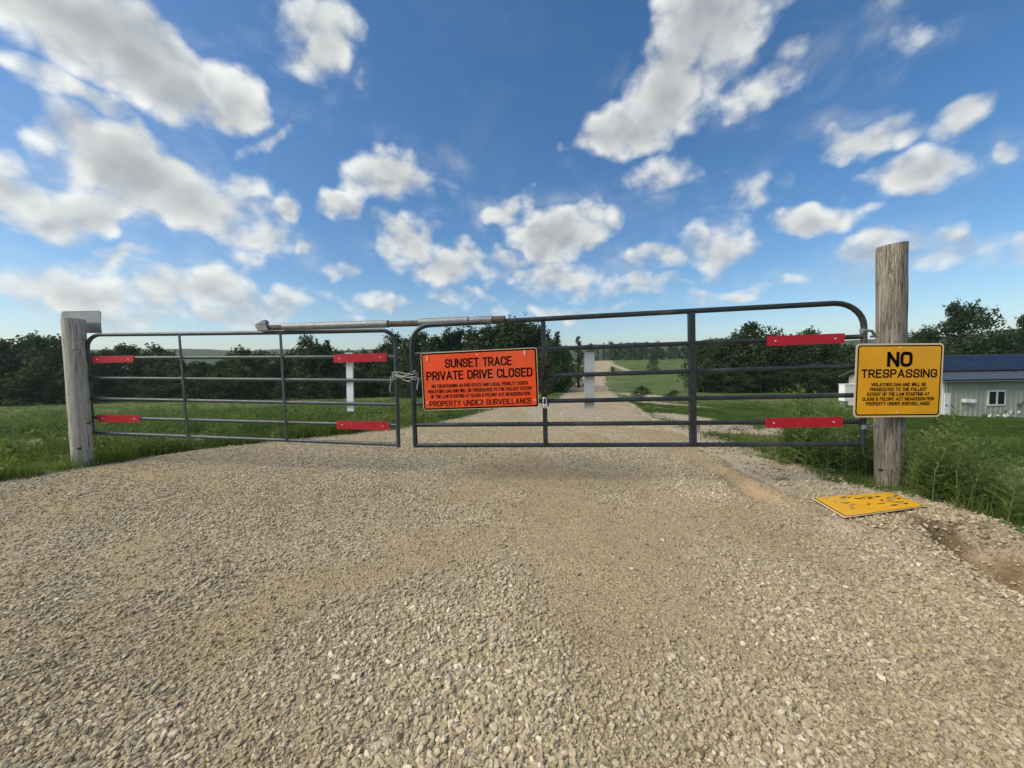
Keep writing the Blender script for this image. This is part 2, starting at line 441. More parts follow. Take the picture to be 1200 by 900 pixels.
class MB:
    def __init__(self):
        self.v, self.f = [], []

    def quad(self, a, b, c, d):
        n = len(self.v)
        self.v += [tuple(a), tuple(b), tuple(c), tuple(d)]
        self.f.append((n, n + 1, n + 2, n + 3))

    def box(self, c, ex, ey, ez):
        """box from its centre and three half-axis vectors"""
        c, ex, ey, ez = Vector(c), Vector(ex), Vector(ey), Vector(ez)
        if ex.cross(ey).dot(ez) < 0:
            ez = -ez
        n = len(self.v)
        for k in (-1, 1):
            for i, j in ((-1, -1), (1, -1), (1, 1), (-1, 1)):
                self.v.append(tuple(c + ex * i + ey * j + ez * k))
        for q in ((3, 2, 1, 0), (4, 5, 6, 7), (0, 1, 5, 4), (1, 2, 6, 5), (2, 3, 7, 6), (3, 0, 4, 7)):
            self.f.append(tuple(n + i for i in q))
        return self

    def tube(self, pts, r, n=12, cap=True):
        pts = [Vector(p) for p in pts]
        rs = r if isinstance(r, (list, tuple)) else [r] * len(pts)
        prev = None
        base = len(self.v)
        for i, p in enumerate(pts):
            d = (pts[min(i + 1, len(pts) - 1)] - pts[max(i - 1, 0)]).normalized()
            if prev is None:
                a = d.orthogonal().normalized()
            else:
                a = (prev - d * prev.dot(d)).normalized()
            prev = a
            b = d.cross(a)
            for k in range(n):
                an = 2 * math.pi * k / n
                self.v.append(tuple(p + (a * math.cos(an) + b * math.sin(an)) * rs[i]))
        for i in range(len(pts) - 1):
            for k in range(n):
                k2 = (k + 1) % n
                self.f.append((base + i * n + k, base + i * n + k2, base + (i + 1) * n + k2, base + (i + 1) * n + k))
        if cap:
            self.f.append(tuple(base + k for k in reversed(range(n))))
            self.f.append(tuple(base + (len(pts) - 1) * n + k for k in range(n)))
        return self

    def slab(self, outline, nrm, th):
        """prism: outline (list of 3-D points) pushed by nrm*th"""
        n, k = len(self.v), len(outline)
        nv = Vector(nrm) * th
        self.v += [tuple(p) for p in outline] + [tuple(Vector(p) + nv) for p in outline]
        self.f.append(tuple(n + i for i in range(k)))
        self.f.append(tuple(n + k + i for i in reversed(range(k))))
        for i in range(k):
            j = (i + 1) % k
            self.f.append((n + j, n + i, n + k + i, n + k + j))
        return self

    def mesh(self, name, m, smooth=False):
        me = bpy.data.meshes.new(name)
        me.from_pydata(self.v, [], self.f)
        bm = bmesh.new()
        bm.from_mesh(me)
        bmesh.ops.recalc_face_normals(bm, faces=bm.faces)
        bm.to_mesh(me)
        bm.free()
        me.materials.append(m)
        if smooth:
            me.polygons.foreach_set('use_smooth', [True] * len(me.polygons))
            me.set_sharp_from_angle(angle=R(40))
        return me

    def build(self, name, m, parent=None, smooth=False, bevel=0.0):
        o = bpy.data.objects.new(name, self.mesh(name, m, smooth))
        link(o, parent)
        if bevel:
            bv = o.modifiers.new('bevel', 'BEVEL')
            bv.width, bv.segments, bv.limit_method = bevel, 2, 'ANGLE'
        return o


def link(o, parent=None):
    COL.objects.link(o)
    if parent is not None:
        o.parent = parent
        if parent.type == 'EMPTY' or parent.location.length:
            o.matrix_parent_inverse = (Matrix.Translation(parent.location) @ parent.rotation_euler.to_matrix().to_4x4()).inverted()
    return o


def tag(o, label=None, cat=None, group=None, kind=None):
    for k, v in (('label', label), ('category', cat), ('group', group), ('kind', kind)):
        if v:
            o[k] = v
    return o


def empty(name, loc, label, cat, group=None):
    o = bpy.data.objects.new(name, None)
    o.empty_display_size = 0.2
    o.location = loc
    COL.objects.link(o)
    return tag(o, label, cat, group)


def np_mesh(name, V, F, m, smooth=False):
    me = bpy.data.meshes.new(name)
    V = np.asarray(V, np.float32)
    F = np.asarray(F, np.int32)
    me.vertices.add(len(V))
    me.vertices.foreach_set('co', V.ravel())
    k = F.shape[1]
    me.loops.add(F.size)
    me.loops.foreach_set('vertex_index', F.ravel())
    me.polygons.add(len(F))
    me.polygons.foreach_set('loop_start', np.arange(0, F.size, k, dtype=np.int32))
    if smooth:
        me.polygons.foreach_set('use_smooth', np.ones(len(F), bool))
    me.update(calc_edges=True)
    me.validate()
    me.materials.append(m)
    return me


def attr(me, name, a, typ='FLOAT', dom='POINT'):
    at_ = me.attributes.new(name, typ, dom)
    key = 'vector' if typ == 'FLOAT_VECTOR' else 'value'
    at_.data.foreach_set(key, np.asarray(a, np.int32 if typ == 'INT' else np.float32).ravel())


def scatter(name, meshes, P, ROT, SCL, tint, kind='stuff', parent=None):
    """one object: instances of the given meshes on points"""
    me = bpy.data.meshes.new(name)
    me.vertices.add(len(P))
    me.vertices.foreach_set('co', np.asarray(P, np.float32).ravel())
    attr(me, 'rot', ROT, 'FLOAT_VECTOR')
    attr(me, 'scl', SCL, 'FLOAT_VECTOR')
    attr(me, 'idx', rng.integers(0, len(meshes), len(P)), 'INT')
    attr(me, 'tint', tint)
    kinds = bpy.data.collections.new(name + '_shapes')
    for sm in meshes:
        kinds.objects.link(bpy.data.objects.new(name + '_shape', sm))
    ng = bpy.data.node_groups.new(name + '_scatter', 'GeometryNodeTree')
    ng.interface.new_socket('Geometry', in_out='INPUT', socket_type='NodeSocketGeometry')
    ng.interface.new_socket('Geometry', in_out='OUTPUT', socket_type='NodeSocketGeometry')
    q = NT(ng)
    i_, o_ = q.add('NodeGroupInput'), q.add('NodeGroupOutput')
    ci = q.add('GeometryNodeCollectionInfo', {'Collection': kinds, 'Separate Children': True, 'Reset Children': True})
    ra = q.add('GeometryNodeInputNamedAttribute', {'Name': 'rot'}, data_type='FLOAT_VECTOR')
    sa = q.add('GeometryNodeInputNamedAttribute', {'Name': 'scl'}, data_type='FLOAT_VECTOR')
    ia = q.add('GeometryNodeInputNamedAttribute', {'Name': 'idx'}, data_type='INT')
    er = q.add('FunctionNodeEulerToRotation', {0: ra.outputs[0]})
    ip = q.add('GeometryNodeInstanceOnPoints', {'Points': i_.outputs[0], 'Instance': ci.outputs[0], 'Pick Instance': True,
                                                'Instance Index': ia.outputs[0], 'Rotation': er.outputs[0], 'Scale': sa.outputs[0]})
    q.l.new(ip.outputs[0], o_.inputs[0])
    o = bpy.data.objects.new(name, me)
    link(o, parent)
    md = o.modifiers.new('scatter', 'NODES')
    md.node_group = ng
    o['kind'] = kind
    return o


# ------------------------------------------------------------------ numpy noise


def _h(ix, iy, seed):
    n = (ix.astype(np.int64) * 374761393 + iy.astype(np.int64) * 668265263 + seed * 974711) & 0x7fffffff
    n = ((n ^ (n >> 13)) * 1274126177) & 0x7fffffff
    return ((n ^ (n >> 16)) & 0xffff) / 65535.0


def vnoise(x, y, seed=0):
    x, y = np.asarray(x, float), np.asarray(y, float)
    ix, iy = np.floor(x), np.floor(y)
    fx, fy = x - ix, y - iy
    fx, fy = fx * fx * (3 - 2 * fx), fy * fy * (3 - 2 * fy)
    a, b = _h(ix, iy, seed), _h(ix + 1, iy, seed)
    c, d = _h(ix, iy + 1, seed), _h(ix + 1, iy + 1, seed)
    return (a * (1 - fx) + b * fx) * (1 - fy) + (c * (1 - fx) + d * fx) * fy


def fbm(x, y, sc, oct_=4, seed=0):
    s, amp, tot = 0, 1.0, 0
    for k in range(oct_):
        s = s + amp * vnoise(np.asarray(x) * sc * 2 ** k, np.asarray(y) * sc * 2 ** k, seed + k * 17)
        tot += amp
        amp *= 0.5
    return s / tot


def sstep(a, b, x):
    t = np.clip((x - a) / (b - a), 0, 1)
    return t * t * (3 - 2 * t)


# ------------------------------------------------------------------ terrain
CTRL = [at(*p) for p in [
    (600, 480, 10.5), (690, 470, 19), (690, 454, 51), (697, 444, 88), (707, 423, 150),
    (50, 472, 46), (250, 470, 46), (400, 466, 50), (550, 462, 48), (640, 463, 34), (-150, 474, 46),
    (150, 492, 16), (350, 482, 19), (500, 474, 25), (20, 500, 11), (300, 497, 9.5),
    (850, 507, 7.6), (950, 500, 9), (1050, 496, 11), (1150, 500, 12), (1250, 500, 13), (800, 473, 24), (760, 462, 32),
    (1160, 489, 23), (1250, 490, 23), (1000, 482, 23), (850, 461, 45), (980, 459, 46), (1100, 462, 46), (1250, 465, 46),
    (770, 437, 108), (850, 420, 150), (780, 421, 160), (600, 430, 140), (400, 437, 150), (100, 446, 150), (1000, 425, 150), (1250, 425, 150)]]
CTRL += [Vector((x, y, 0)) for x, y in [(0, -3), (-4, -3), (4, -4), (-12, -4), (12, -4), (0, 1), (-3, 1), (2, 1), (-2, 4), (1, 4), (-6, 3), (-2.5, 7), (2, 7), (0, 8.5), (3.4, 3.8), (3.2, 2.2), (4.2, 3.2), (4.4, 4.6), (-10, 4), (-6, 5.5), (0, 6), (3, 5.5)]]
CTRL += [Vector((4.5, 1.5, -0.08)), Vector((7, 5, -0.4)), Vector((0, -60, -1)), Vector((-80, -30, -2)), Vector((80, -30, -2))]
CP = np.array([tuple(c) for c in CTRL])
_d = np.linalg.norm(CP[:, None, :2] - CP[None, :, :2], axis=2)
_A = np.zeros((len(CP) + 1, len(CP) + 1))
_A[:-1, :-1] = -_d - 0.02 * np.eye(len(CP))
_A[-1, :-1] = _A[:-1, -1] = 1
_wts = np.linalg.solve(_A, np.append(CP[:, 2], 0))


def TZ(x, y):
    x, y = np.atleast_1d(np.asarray(x, float)), np.atleast_1d(np.asarray(y, float))
    out = np.full(x.shape, _wts[-1])
    for c, w in zip(CP, _wts[:-1]):
        out -= w * np.sqrt((x - c[0]) ** 2 + (y - c[1]) ** 2 + 0.01)
    r = np.hypot(x, y)
    return out * (1 - sstep(170, 320, r)) + 1.5 * sstep(170, 320, r)


# road edges as (px, py[, depth])
EDGE_L = [(0, 568), (60, 557), (120, 546), (200, 532), (300, 519), (400, 510), (464, 504), (510, 497), (540, 490), (560, 484), (578, 479.5),
          (643, 470, 19), (668, 453, 51), (682, 444, 88), (696, 423, 150)]
EDGE_R = [(1200, 716), (1150, 678), (1100, 653), (1050, 633), (985, 614), (930, 581), (880, 554), (838, 530), (806, 506), (783, 491), (760, 480),
          (737, 468, 19), (711, 454, 51), (707, 444, 88), (718, 423, 150)]


def edge(tbl, first):
    p = [at(*e) if len(e) == 3 else on_z(*e, 0) for e in tbl]
    pts = sorted([(q.y, q.x) for q in p])
    ys = np.array([-8.0, 0.0] + [a for a, _ in pts])
    xs = np.array(list(first) + [b for _, b in pts])
    return lambda y: np.interp(y, ys, xs)


XL = edge(EDGE_L, (-9.0, -7.5))
XR = edge(EDGE_R, (2.6, 2.3))

GUL = [on_z(*p, -0.04) for p in [(985, 609), (1020, 612), (1062, 619), (1110, 635), (1160, 654), (1200, 674), (1290, 720)]]
GUL = np.array([(p.x, p.y, d, w) for p, (d, w) in zip(GUL, [(0.05, .09), (0.10, .12), (0.14, .14), (0.18, .17), (0.23, .21), (0.28, .26), (0.30, .30)])])
GUL = np.vstack([GUL, [(3.25, 0.9, 0.24, .28), (3.35, -0.8, 0.12, .25), (3.4, -2.5, 0.0, .2)]])
RUT = [on_z(*p, 0) for p in [(820, 545), (850, 556), (872, 574), (905, 590)]]
RUT = np.array([(p.x, p.y, d, w) for p, (d, w) in zip(RUT, [(0.02, .10), (0.06, .12), (0.08, .13), (0.03, .12)])])


def channel(x, y, path):
    """depth cut by a channel along a path of (x, y, depth, half width)"""
    best = np.zeros(np.shape(x))
    dist = np.full(np.shape(x), 9.0)
    for a, b in zip(path[:-1], path[1:]):
        ab = b[:2] - a[:2]
        t = np.clip(((x - a[0]) * ab[0] + (y - a[1]) * ab[1]) / ab.dot(ab), 0, 1)
        d = np.hypot(x - a[0] - t * ab[0], y - a[1] - t * ab[1])
        w = a[3] + (b[3] - a[3]) * t
        dep = a[2] + (b[2] - a[2]) * t
        best = np.maximum(best, dep * np.clip(1 - (d / w) ** 2, 0, 1) ** 0.7)
        dist = np.minimum(dist, d)
    return best, dist


def jag(x, y):
    return (fbm(x, y, 2.6, 4, 5) - 0.5) * 0.34


def road_in(x, y):
    """signed distance-like measure: positive inside the road"""
    return np.minimum(x - XL(y), XR(y) - x) + jag(x, y) * np.clip(1.6 - np.abs(y) / 60, 0.4, 1)


def GZ(x, y):
    """height of the ground sheet"""
    x, y = np.atleast_1d(np.asarray(x, float)), np.atleast_1d(np.asarray(y, float))
    z = TZ(x, y)
    r = np.hypot(x, y)
    ins = road_in(x, y)
    ins = np.where((y > -8) & (y < 150), ins, -1)
    z = z - 0.07 * sstep(0.0, 0.30, ins) - 0.5 * sstep(0.35, 0.8, ins)
    z = z + (fbm(x, y, 1.3, 4, 3) - 0.5) * 0.10 * (1 - sstep(-0.3, 0.2, ins)) * (1 - sstep(40, 80, r))
    near = (x > 1) & (x < 6) & (y > 0) & (y < 6)
    cut, _ = channel(x, y, GUL)
    z = z - np.where(near, cut * (0.8 + 0.5 * fbm(x, y, 9, 3, 8)), 0)
    z = z + np.where(near, (fbm(x, y, 7, 3, 21) - 0.5) * 0.06, 0)
    return z


FS = [on_z(950, 583, 0.035), on_z(990, 606.5, 0.085), on_z(1086, 593, 0.06), on_z(1044, 576.5, 0.01)]   # corners of the fallen sign
_c = sum(FS, Vector()) / 4
_n = (FS[2] - FS[0]).cross(FS[3] - FS[1])
_GZ0 = GZ


def GZ(x, y):
    x, y = np.atleast_1d(np.asarray(x, float)), np.atleast_1d(np.asarray(y, float))
    z = _GZ0(x, y)
    pz = _c.z - ((x - _c.x) * _n.x + (y - _c.y) * _n.y) / _n.z - 0.022
    d = np.maximum(np.maximum(min(p.x for p in FS) - x, x - max(p.x for p in FS)), np.maximum(min(p.y for p in FS) - y, y - max(p.y for p in FS)))
    w = 1 - sstep(0.03, 0.22, d)
    return np.where(w > 0, z * (1 - w) + pz * w, z)


def RZ(x, y):
    """height of the road sheet"""
    x, y = np.atleast_1d(np.asarray(x, float)), np.atleast_1d(np.asarray(y, float))
    ins = road_in(x, y)
    z = TZ(x, y) + 0.012 + (fbm(x, y, 0.9, 3, 31) - 0.5) * 0.05 + (fbm(x, y, 5.5, 3, 33) - 0.5) * 0.022
    cut, _ = channel(x, y, RUT)
    z = z - cut
    c2, _ = channel(x, y, GUL)
    z = z - c2 * 1.1
    return z - 0.10 * (1 - sstep(-0.12, 0.16, ins))


def axis(lo, hi, near_lo, near_hi, step, growth=1.13, cap=400):
    a = list(np.arange(near_lo, near_hi + 1e-6, step))
    s, x = step, near_hi
    while x < hi:
        s = min(s * growth, cap)
        x += s
        a.append(x)
    s, x = step, near_lo
    while x > lo:
        s = min(s * growth, cap)
        x -= s
        a.insert(0, x)
    return np.array(a)


def grid_mesh(name, X, Y, Z, m):
    ny, nx = X.shape
    V = np.stack([X, Y, Z], -1).reshape(-1, 3)
    i = np.arange(nx * ny).reshape(ny, nx)
    F = np.stack([i[:-1, :-1], i[:-1, 1:], i[1:, 1:], i[1:, :-1]], -1).reshape(-1, 4)
    return np_mesh(name, V, F, m, True)


def blob(px, py, d, rx, ry):
    p = at(px, py, d)
    return p.x, p.y, rx, ry


SOIL = [blob(905, 508, 7.6, 2.6, 1.0), blob(850, 500, 8.2, 1.3, 1.2), blob(775, 478, 21, 1.8, 5.5), blob(755, 463, 31, 1.6, 7), blob(800, 496, 10, 1.0, 1.5),
        blob(960, 513, 6.6, 1.3, 0.5), blob(-5, 518, 7.0, 2.0, 1.3), blob(225, 519, 7.2, 1.3, 0.55), blob(70, 540, 5.6, 0.5, 0.3), blob(922, 556, 4.2, 0.5, 0.35), blob(727, 430, 125, 1.6, 22), blob(1185, 560, 4.0, 0.7, 0.7),
        blob(1130, 520, 5.6, 0.6, 0.4)]


TAN = [on_z(*p, 0) for p in [(800, 536), (850, 556), (900, 578), (950, 600), (1010, 622), (1080, 645), (1150, 682), (1210, 722), (1290, 770)]]
TAN = np.array([(p.x, p.y, 1.0, w) for p, w in zip(TAN, [.16, .22, .26, .22, .14, .14, .26, .30, .30])])


def tan_mask(x, y):
    m, _ = channel(x, y, TAN)
    return np.clip(m * (0.5 + 1.2 * fbm(x, y, 4.0, 3, 77)), 0, 1)


def soil_mask(x, y):
    ins = np.where((y > -8) & (y < 150), road_in(x, y), -1)
    wide = 0.22 + 0.75 * ((x > XR(y) - 0.5) & (y < 9) & (y > 3.9))
    s = 0.85 * sstep(-wide, -0.02, ins)
    for (cx, cy, rx, ry) in SOIL:
        s = np.maximum(s, 0.95 * np.clip(1.35 - np.hypot((x - cx) / rx, (y - cy) / ry), 0, 1))
    _, dg = channel(x, y, GUL)
    s = np.maximum(s, 0.95 * (1 - sstep(0.35, 0.62, dg)))
    return np.maximum(s, 0.95 * (1 - sstep(0.55, 0.85, np.hypot((x - _c.x + 0.15) * 0.85, y - _c.y - 0.02))))


gx = axis(-2600, 2600, -9.0, 6.5, 0.085)
gy = axis(-700, 2600, 0.4, 9.0, 0.085)
X, Y = np.meshgrid(gx, gy)
Z = GZ(X, Y)
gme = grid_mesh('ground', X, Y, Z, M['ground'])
attr(gme, 'soil', soil_mask(X, Y))
attr(gme, 'lawn', sstep(0.4, 1.6, X - XR(np.clip(Y, 0, 150)) - 0.6 + 0.0 * Y) * sstep(5.5, 8.5, Y + 0.3 * X - 1.0))
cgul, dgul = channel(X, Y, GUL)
attr(gme, 'clay', np.clip(1 - sstep(0.25, 0.75, dgul), 0, 1))
attr(gme, 'gully_brown', sstep(0.05, 0.16, cgul))
ground = link(bpy.data.objects.new('ground', gme))
tag(ground, 'grassy ground falling away on both sides of the gravel road', None, None, 'structure')

# road sheet
ry = axis(-7.5, 165, 0.6, 7.0, 0.055, 1.06, 4)
u = np.linspace(-0.03, 1.03, 190)
Yr = np.repeat(ry[:, None], len(u), 1)
Xr = (XL(ry) - 0.25)[:, None] * (1 - u) + (XR(ry) + 0.25)[:, None] * u
Zr = RZ(Xr, Yr)
rme = grid_mesh('gravel_road', Xr, Yr, Zr, M['road'])


def loose_mask(x, y):
    """where loose grey stone lies thicker than packed tan dirt"""
    a = fbm(x, y, 0.8, 4, 41)
    b = np.exp(-((x + 0.32 - 0.1 * y) / 0.35) ** 2) * 0.35 + np.exp(-((x - 1.9) / 0.6) ** 2) * 0.2
    c = np.exp(-((x - 0.42 + 0.03 * y) / 0.24) ** 2) * 0.45 + np.exp(-((x + 1.35) / 0.30) ** 2) * 0.22
    d = (fbm(x, y, 2.3, 3, 47) - 0.5) * 1.1
    return np.clip(0.48 + (a - 0.5) * 1.6 + d + b - c, 0, 1)


attr(rme, 'loose', loose_mask(Xr, Yr))
attr(rme, 'tan', tan_mask(Xr, Yr))
road = link(bpy.data.objects.new('gravel_road', rme))
tag(road, 'tan crushed gravel road running under the gate and up the far hill', None, None, 'structure')

# hills on the horizon
ang = np.linspace(0, 2 * math.pi, 361)
rad = np.array([300, 380, 460, 560, 680, 820, 1000, 1300])
prof = np.array([0.0, 0.12, 0.35, 0.62, 0.88, 1.0, 0.9, 0.5])
A, Q = np.meshgrid(ang, rad)
hx, hy = Q * np.sin(A), Q * np.cos(A)
hn = 18 + 26 * (fbm(np.sin(ang) * 3 + 5, np.cos(ang) * 3 + 5, 1.6, 4, 61))
hn[-1] = hn[0]
Zh = prof[:, None] * hn[None, :] * (0.9 + 0.25 * fbm(hx, hy, 0.02, 4, 71)) - 1.0
hills = link(bpy.data.objects.new('hills', grid_mesh('hills', hx, hy, Zh, M['hills'])))
tag(hills, 'low wooded hills fading blue on the horizon', None, None, 'structure')

# ------------------------------------------------------------------ gravel stones


def stone_mesh(seed):
    r_ = random.Random(seed)
    bm = bmesh.new()
    for _ in range(14):
        v = Vector((r_.gauss(0, 1), r_.gauss(0, 1), r_.gauss(0, 1))).normalized() * r_.uniform(0.75, 1.0)
        bm.verts.new((v.x * 1.0, v.y * r_.uniform(0.72, 0.8), v.z * 0.62))
    res = bmesh.ops.convex_hull(bm, input=bm.verts)
    bmesh.ops.delete(bm, geom=[e for e in res['geom_interior'] if isinstance(e, bmesh.types.BMVert)], context='VERTS')
    me = bpy.data.meshes.new('stone')
    bm.to_mesh(me)
    bm.free()
    return me


stone_shapes = []
for k in range(14):
    me = stone_mesh(100 + k)
    me.materials.append(M['stone_i'])
    stone_shapes.append(me)


def frustum_points(n, y0, y1, power=1.0):
    """random ground points inside the camera's view (with a margin to the sides), denser near the camera"""
    t = rng.random(n)
    y = y0 * (y1 / y0) ** (t ** power)
    half = 1.40 * y + 1.0
    x = (rng.random(n) * 2 - 1) * half
    return x, y


def stones(n, y0, y1, r0, r1, lay=0.35, keep=lambda x, y: loose_mask(x, y)):
    x, y = frustum_points(n, y0, y1)
    ok = (road_in(x, y) > -0.05) & (rng.random(n) < keep(x, y) * (1 - 0.62 * tan_mask(x, y)))
    x, y = x[ok], y[ok]
    r_ = r0 * (r1 / r0) ** (rng.random(len(x)) ** 1.5) * (0.66 + 0.50 * loose_mask(x, y))
    z = RZ(x, y) + r_ * lay * (rng.random(len(x)) * 0.6 + 0.3)
    return x, y, z, r_


sets = [stones(112000, 0.95, 4.4, 0.0065, 0.020, keep=lambda x, y: (0.25 + 0.75 * loose_mask(x, y)) * (1 - sstep(3.3, 4.4, y))),
        stones(150000, 0.95, 4.6, 0.0030, 0.0075, keep=lambda x, y: 0.85 * (1 - sstep(3.0, 4.6, y))),
        stones(225000, 2.4, 9.5, 0.0068, 0.019, keep=lambda x, y: (0.55 + 0.45 * loose_mask(x, y)) * sstep(2.4, 4.6, y) * (1 - 0.6 * sstep(7, 9.5, y))),
        stones(24000, 9.5, 24, 0.012, 0.026, keep=lambda x, y: 0.5 + 0 * x)]
# stones on the verges, the gully banks and the pale gravel patches
for n, y0, y1, r0, r1 in ((190000, 0.9, 5.5, 0.005, 0.024), (40000, 5.0, 12.0, 0.010, 0.030)):
    x, y = frustum_points(n, y0, y1)
    sm = soil_mask(x, y)
    cu, _ = channel(x, y, GUL)
    ok = (road_in(x, y) < 0.02) & (rng.random(n) < sm * 0.8 * (1 - 0.5 * sstep(0.04, 0.14, cu)))
    x, y = x[ok], y[ok]
    r_ = r0 * (r1 / r0) ** (rng.random(len(x)) ** 1.6)
    sets.append((x, y, GZ(x, y) + r_ * 0.3, r_))
px_, py_, pz_, pr_ = [np.concatenate([s[i] for s in sets]) for i in range(4)]
n = len(px_)
rot = np.stack([rng.normal(0, 0.35, n), rng.normal(0, 0.35, n), rng.random(n) * 6.283], -1)
scl = pr_[:, None] * np.stack([rng.uniform(0.85, 1.25, n), rng.uniform(0.75, 1.1, n), rng.uniform(0.7, 1.1, n)], -1)
tint = np.clip(rng.beta(1.5, 1.5, n) * 0.8 + 0.30 * (loose_mask(px_, py_) - 0.5) + 0.35 * (fbm(px_, py_, 1.1, 3, 88) - 0.5) + 0.1, 0, 1)
scatter('gravel', stone_shapes, np.stack([px_, py_, pz_], -1), rot, scl, tint, 'stuff', road)

# the larger stones that can be picked out one by one
big = []
for k in range(10):
    me = stone_mesh(300 + k)
    me.materials.append(M['stone'])
    big.append(me)
x, y = frustum_points(1900, 1.0, 3.4)
ok = (road_in(x, y) > 0.02) & (rng.random(1900) < 0.35 + 0.65 * loose_mask(x, y))
x, y = x[ok][:290], y[ok][:290]
z = RZ(x, y)
for a, b, c in zip(x, y, z):
    o = bpy.data.objects.new('stone', random.choice(big))
    r_ = random.uniform(0.013, 0.023) * (1.25 if random.random() < 0.08 else 1)
    o.location = (a, b, c + r_ * 0.25)
    o.rotation_euler = (random.gauss(0, 0.3), random.gauss(0, 0.3), random.uniform(0, 6.28))
    o.scale = (r_ * random.uniform(0.9, 1.3), r_ * random.uniform(0.8, 1.1), r_ * random.uniform(0.7, 1.0))
    COL.objects.link(o)
    o.parent = road

# ------------------------------------------------------------------ gates


class Plane:
    """vertical plane through two ground points; P(px, py, out) is the point seen at a pixel, out metres nearer the camera"""

    def __init__(self, a, b):
        self.a = Vector((a[0], a[1], 0))
        self.d = (Vector((b[0], b[1], 0)) - self.a).normalized()
        self.n = Vector((self.d.y, -self.d.x, 0))
        if self.n.dot(-self.a) < 0:
            self.n = -self.n

    def P(self, px, py, out=0.0):
        r = ray(px, py)
        o = self.a + self.n * out
        return CAMP + r * ((o - CAMP).dot(self.n) / r.dot(self.n))


def xy(px, py, d):
    p = at(px, py, d)
    return (p.x, p.y)


GR = Plane(xy(487, 450, 4.10), xy(1012, 440, 3.60))
GL = Plane(xy(105, 450, 5.10), xy(466, 450, 4.38))


def arc(c, a, b, n=7):
    """quarter bend from point a to point b round corner c"""
    a, b, c = Vector(a), Vector(b), Vector(c)
    out = []
    for i in range(n + 1):
        t = math.pi / 2 * i / n
        out.append(c + (a - c) * (1 - math.sin(t)) + (b - c) * (1 - math.cos(t)))
    return out


def strip(pl, px0, py0, px1, py1, h, out, name, m, parent, th=0.004, rivets=True):
    """flat plate along a rail between two pixels, h pixels tall at its ends"""
    a0, a1 = pl.P(px0, py0, out), pl.P(px0, py0 + h, out)
    b0, b1 = pl.P(px1, py1, out), pl.P(px1, py1 + h, out)
    o = MB().slab([a0, b0, b1, a1], pl.n, -th).build(name, m, parent)
    if rivets:
        for t in (0.11, 0.88):
            c = (a0 + a1) / 2 * (1 - t) + (b0 + b1) / 2 * t
            MB().tube([c - pl.n * 0.002, c + pl.n * 0.003], 0.0075, 10).build('rivet', M['rivet'], o)
    return o


def lerp_rows(rows, x0, x1):
    return rows


# right gate -------------------------------------------------
g_r = empty('farm_gate', (GR.P(1012, 522) + GR.P(488, 522)) / 2, 'dark charcoal tubular gate carrying the orange sign, hung from the tall brown pole', 'gate', 'farm gates across the road')
RR = 0.0225
rows_r = [((487, 415), (1010, 394.5)), ((488, 445), (1010, 429)), ((488, 473), (1010, 463)), ((488, 498), (1010, 494)), ((488, 522), (1010, 520.5))]
tl_c, tr_c = GR.P(482.5, 382), GR.P(1013.5, 354.5)
top = [GR.P(487, 524)] + [GR.P(482.5, 410)] + arc(tl_c, GR.P(482.5, 403), GR.P(503, 381)) + \
      arc(tr_c, GR.P(978, 355.5), GR.P(1012.5, 384)) + [GR.P(1012.5, 395), GR.P(1011, 523)]
# outer bend: uprights and top rail in one bent tube
MB().tube(top, RR * 1.12, 14).build('outer_frame', M['rail_dark'], g_r, True)
for (a, b) in rows_r:
    MB().tube([GR.P(*a), GR.P(*b)], RR, 12).build('rail', M['rail_dark'], g_r, True)


def bar(pl, a, b, w, th, m, parent, name='stay', out=0.0):
    A, B = pl.P(*a, out), pl.P(*b, out)
    e = (B - A) / 2
    MB().box((A + B) / 2, e, pl.d * w / 2, pl.n * th / 2).build(name, m, parent, bevel=0.003)


bar(GR, (636.5, 377), (639.5, 523), 0.047, 0.05, M['rail_dark'], g_r)
bar(GR, (809.5, 366), (811.5, 522), 0.052, 0.055, M['rail_dark'], g_r)
bar(GR, (812.3, 367), (814.3, 522), 0.020, 0.066, M['rail_dark'], g_r)
strip(GR, 899, 394, 990, 390.5, 11.5, 0.032, 'red_reflector', M['red'], g_r)
strip(GR, 897, 490, 988, 488.5, 11.5, 0.032, 'red_reflector', M['red'], g_r)
# white vertical marker boards behind the rails
A, B = GR.P(691, 412.5, -0.034), GR.P(690.5, 478.5, -0.034)
MB().box((A + B) / 2, (B - A) / 2, GR.d * 0.050, GR.n * 0.009).build('marker_board', M['grey_board'], g_r, bevel=0.002)
# hinge straps
hs = MB()
c = GR.P(1012, 388)
hs.tube([c + GR.d * -0.03 + GR.n * 0.028, c + GR.d * 0.03 + GR.n * 0.034, c + GR.d * 0.062 + GR.n * 0.01, c + GR.d * 0.10 - Vector((0, 0, 0.05))], 0.011, 8)
hs.tube([c + GR.d * 0.06 - Vector((0, 0, 0.052)), c + GR.d * 0.12 - Vector((0, 0, 0.052))], 0.010, 8)
hs.tube([c + Vector((0, 0, -0.02)), c + Vector((0, 0, 0.02))], 0.030, 14)
hs.build('hinge', M['galv'], g_r, True)
hs = MB()
c = GR.P(1012, 500)
hs.tube([c + Vector((0, 0, -0.02)), c + Vector((0, 0, 0.02))], 0.030, 14)
hs.tube([c, c + GR.d * 0.13], 0.010, 8)
hs.build('hinge', M['galv'], g_r, True)

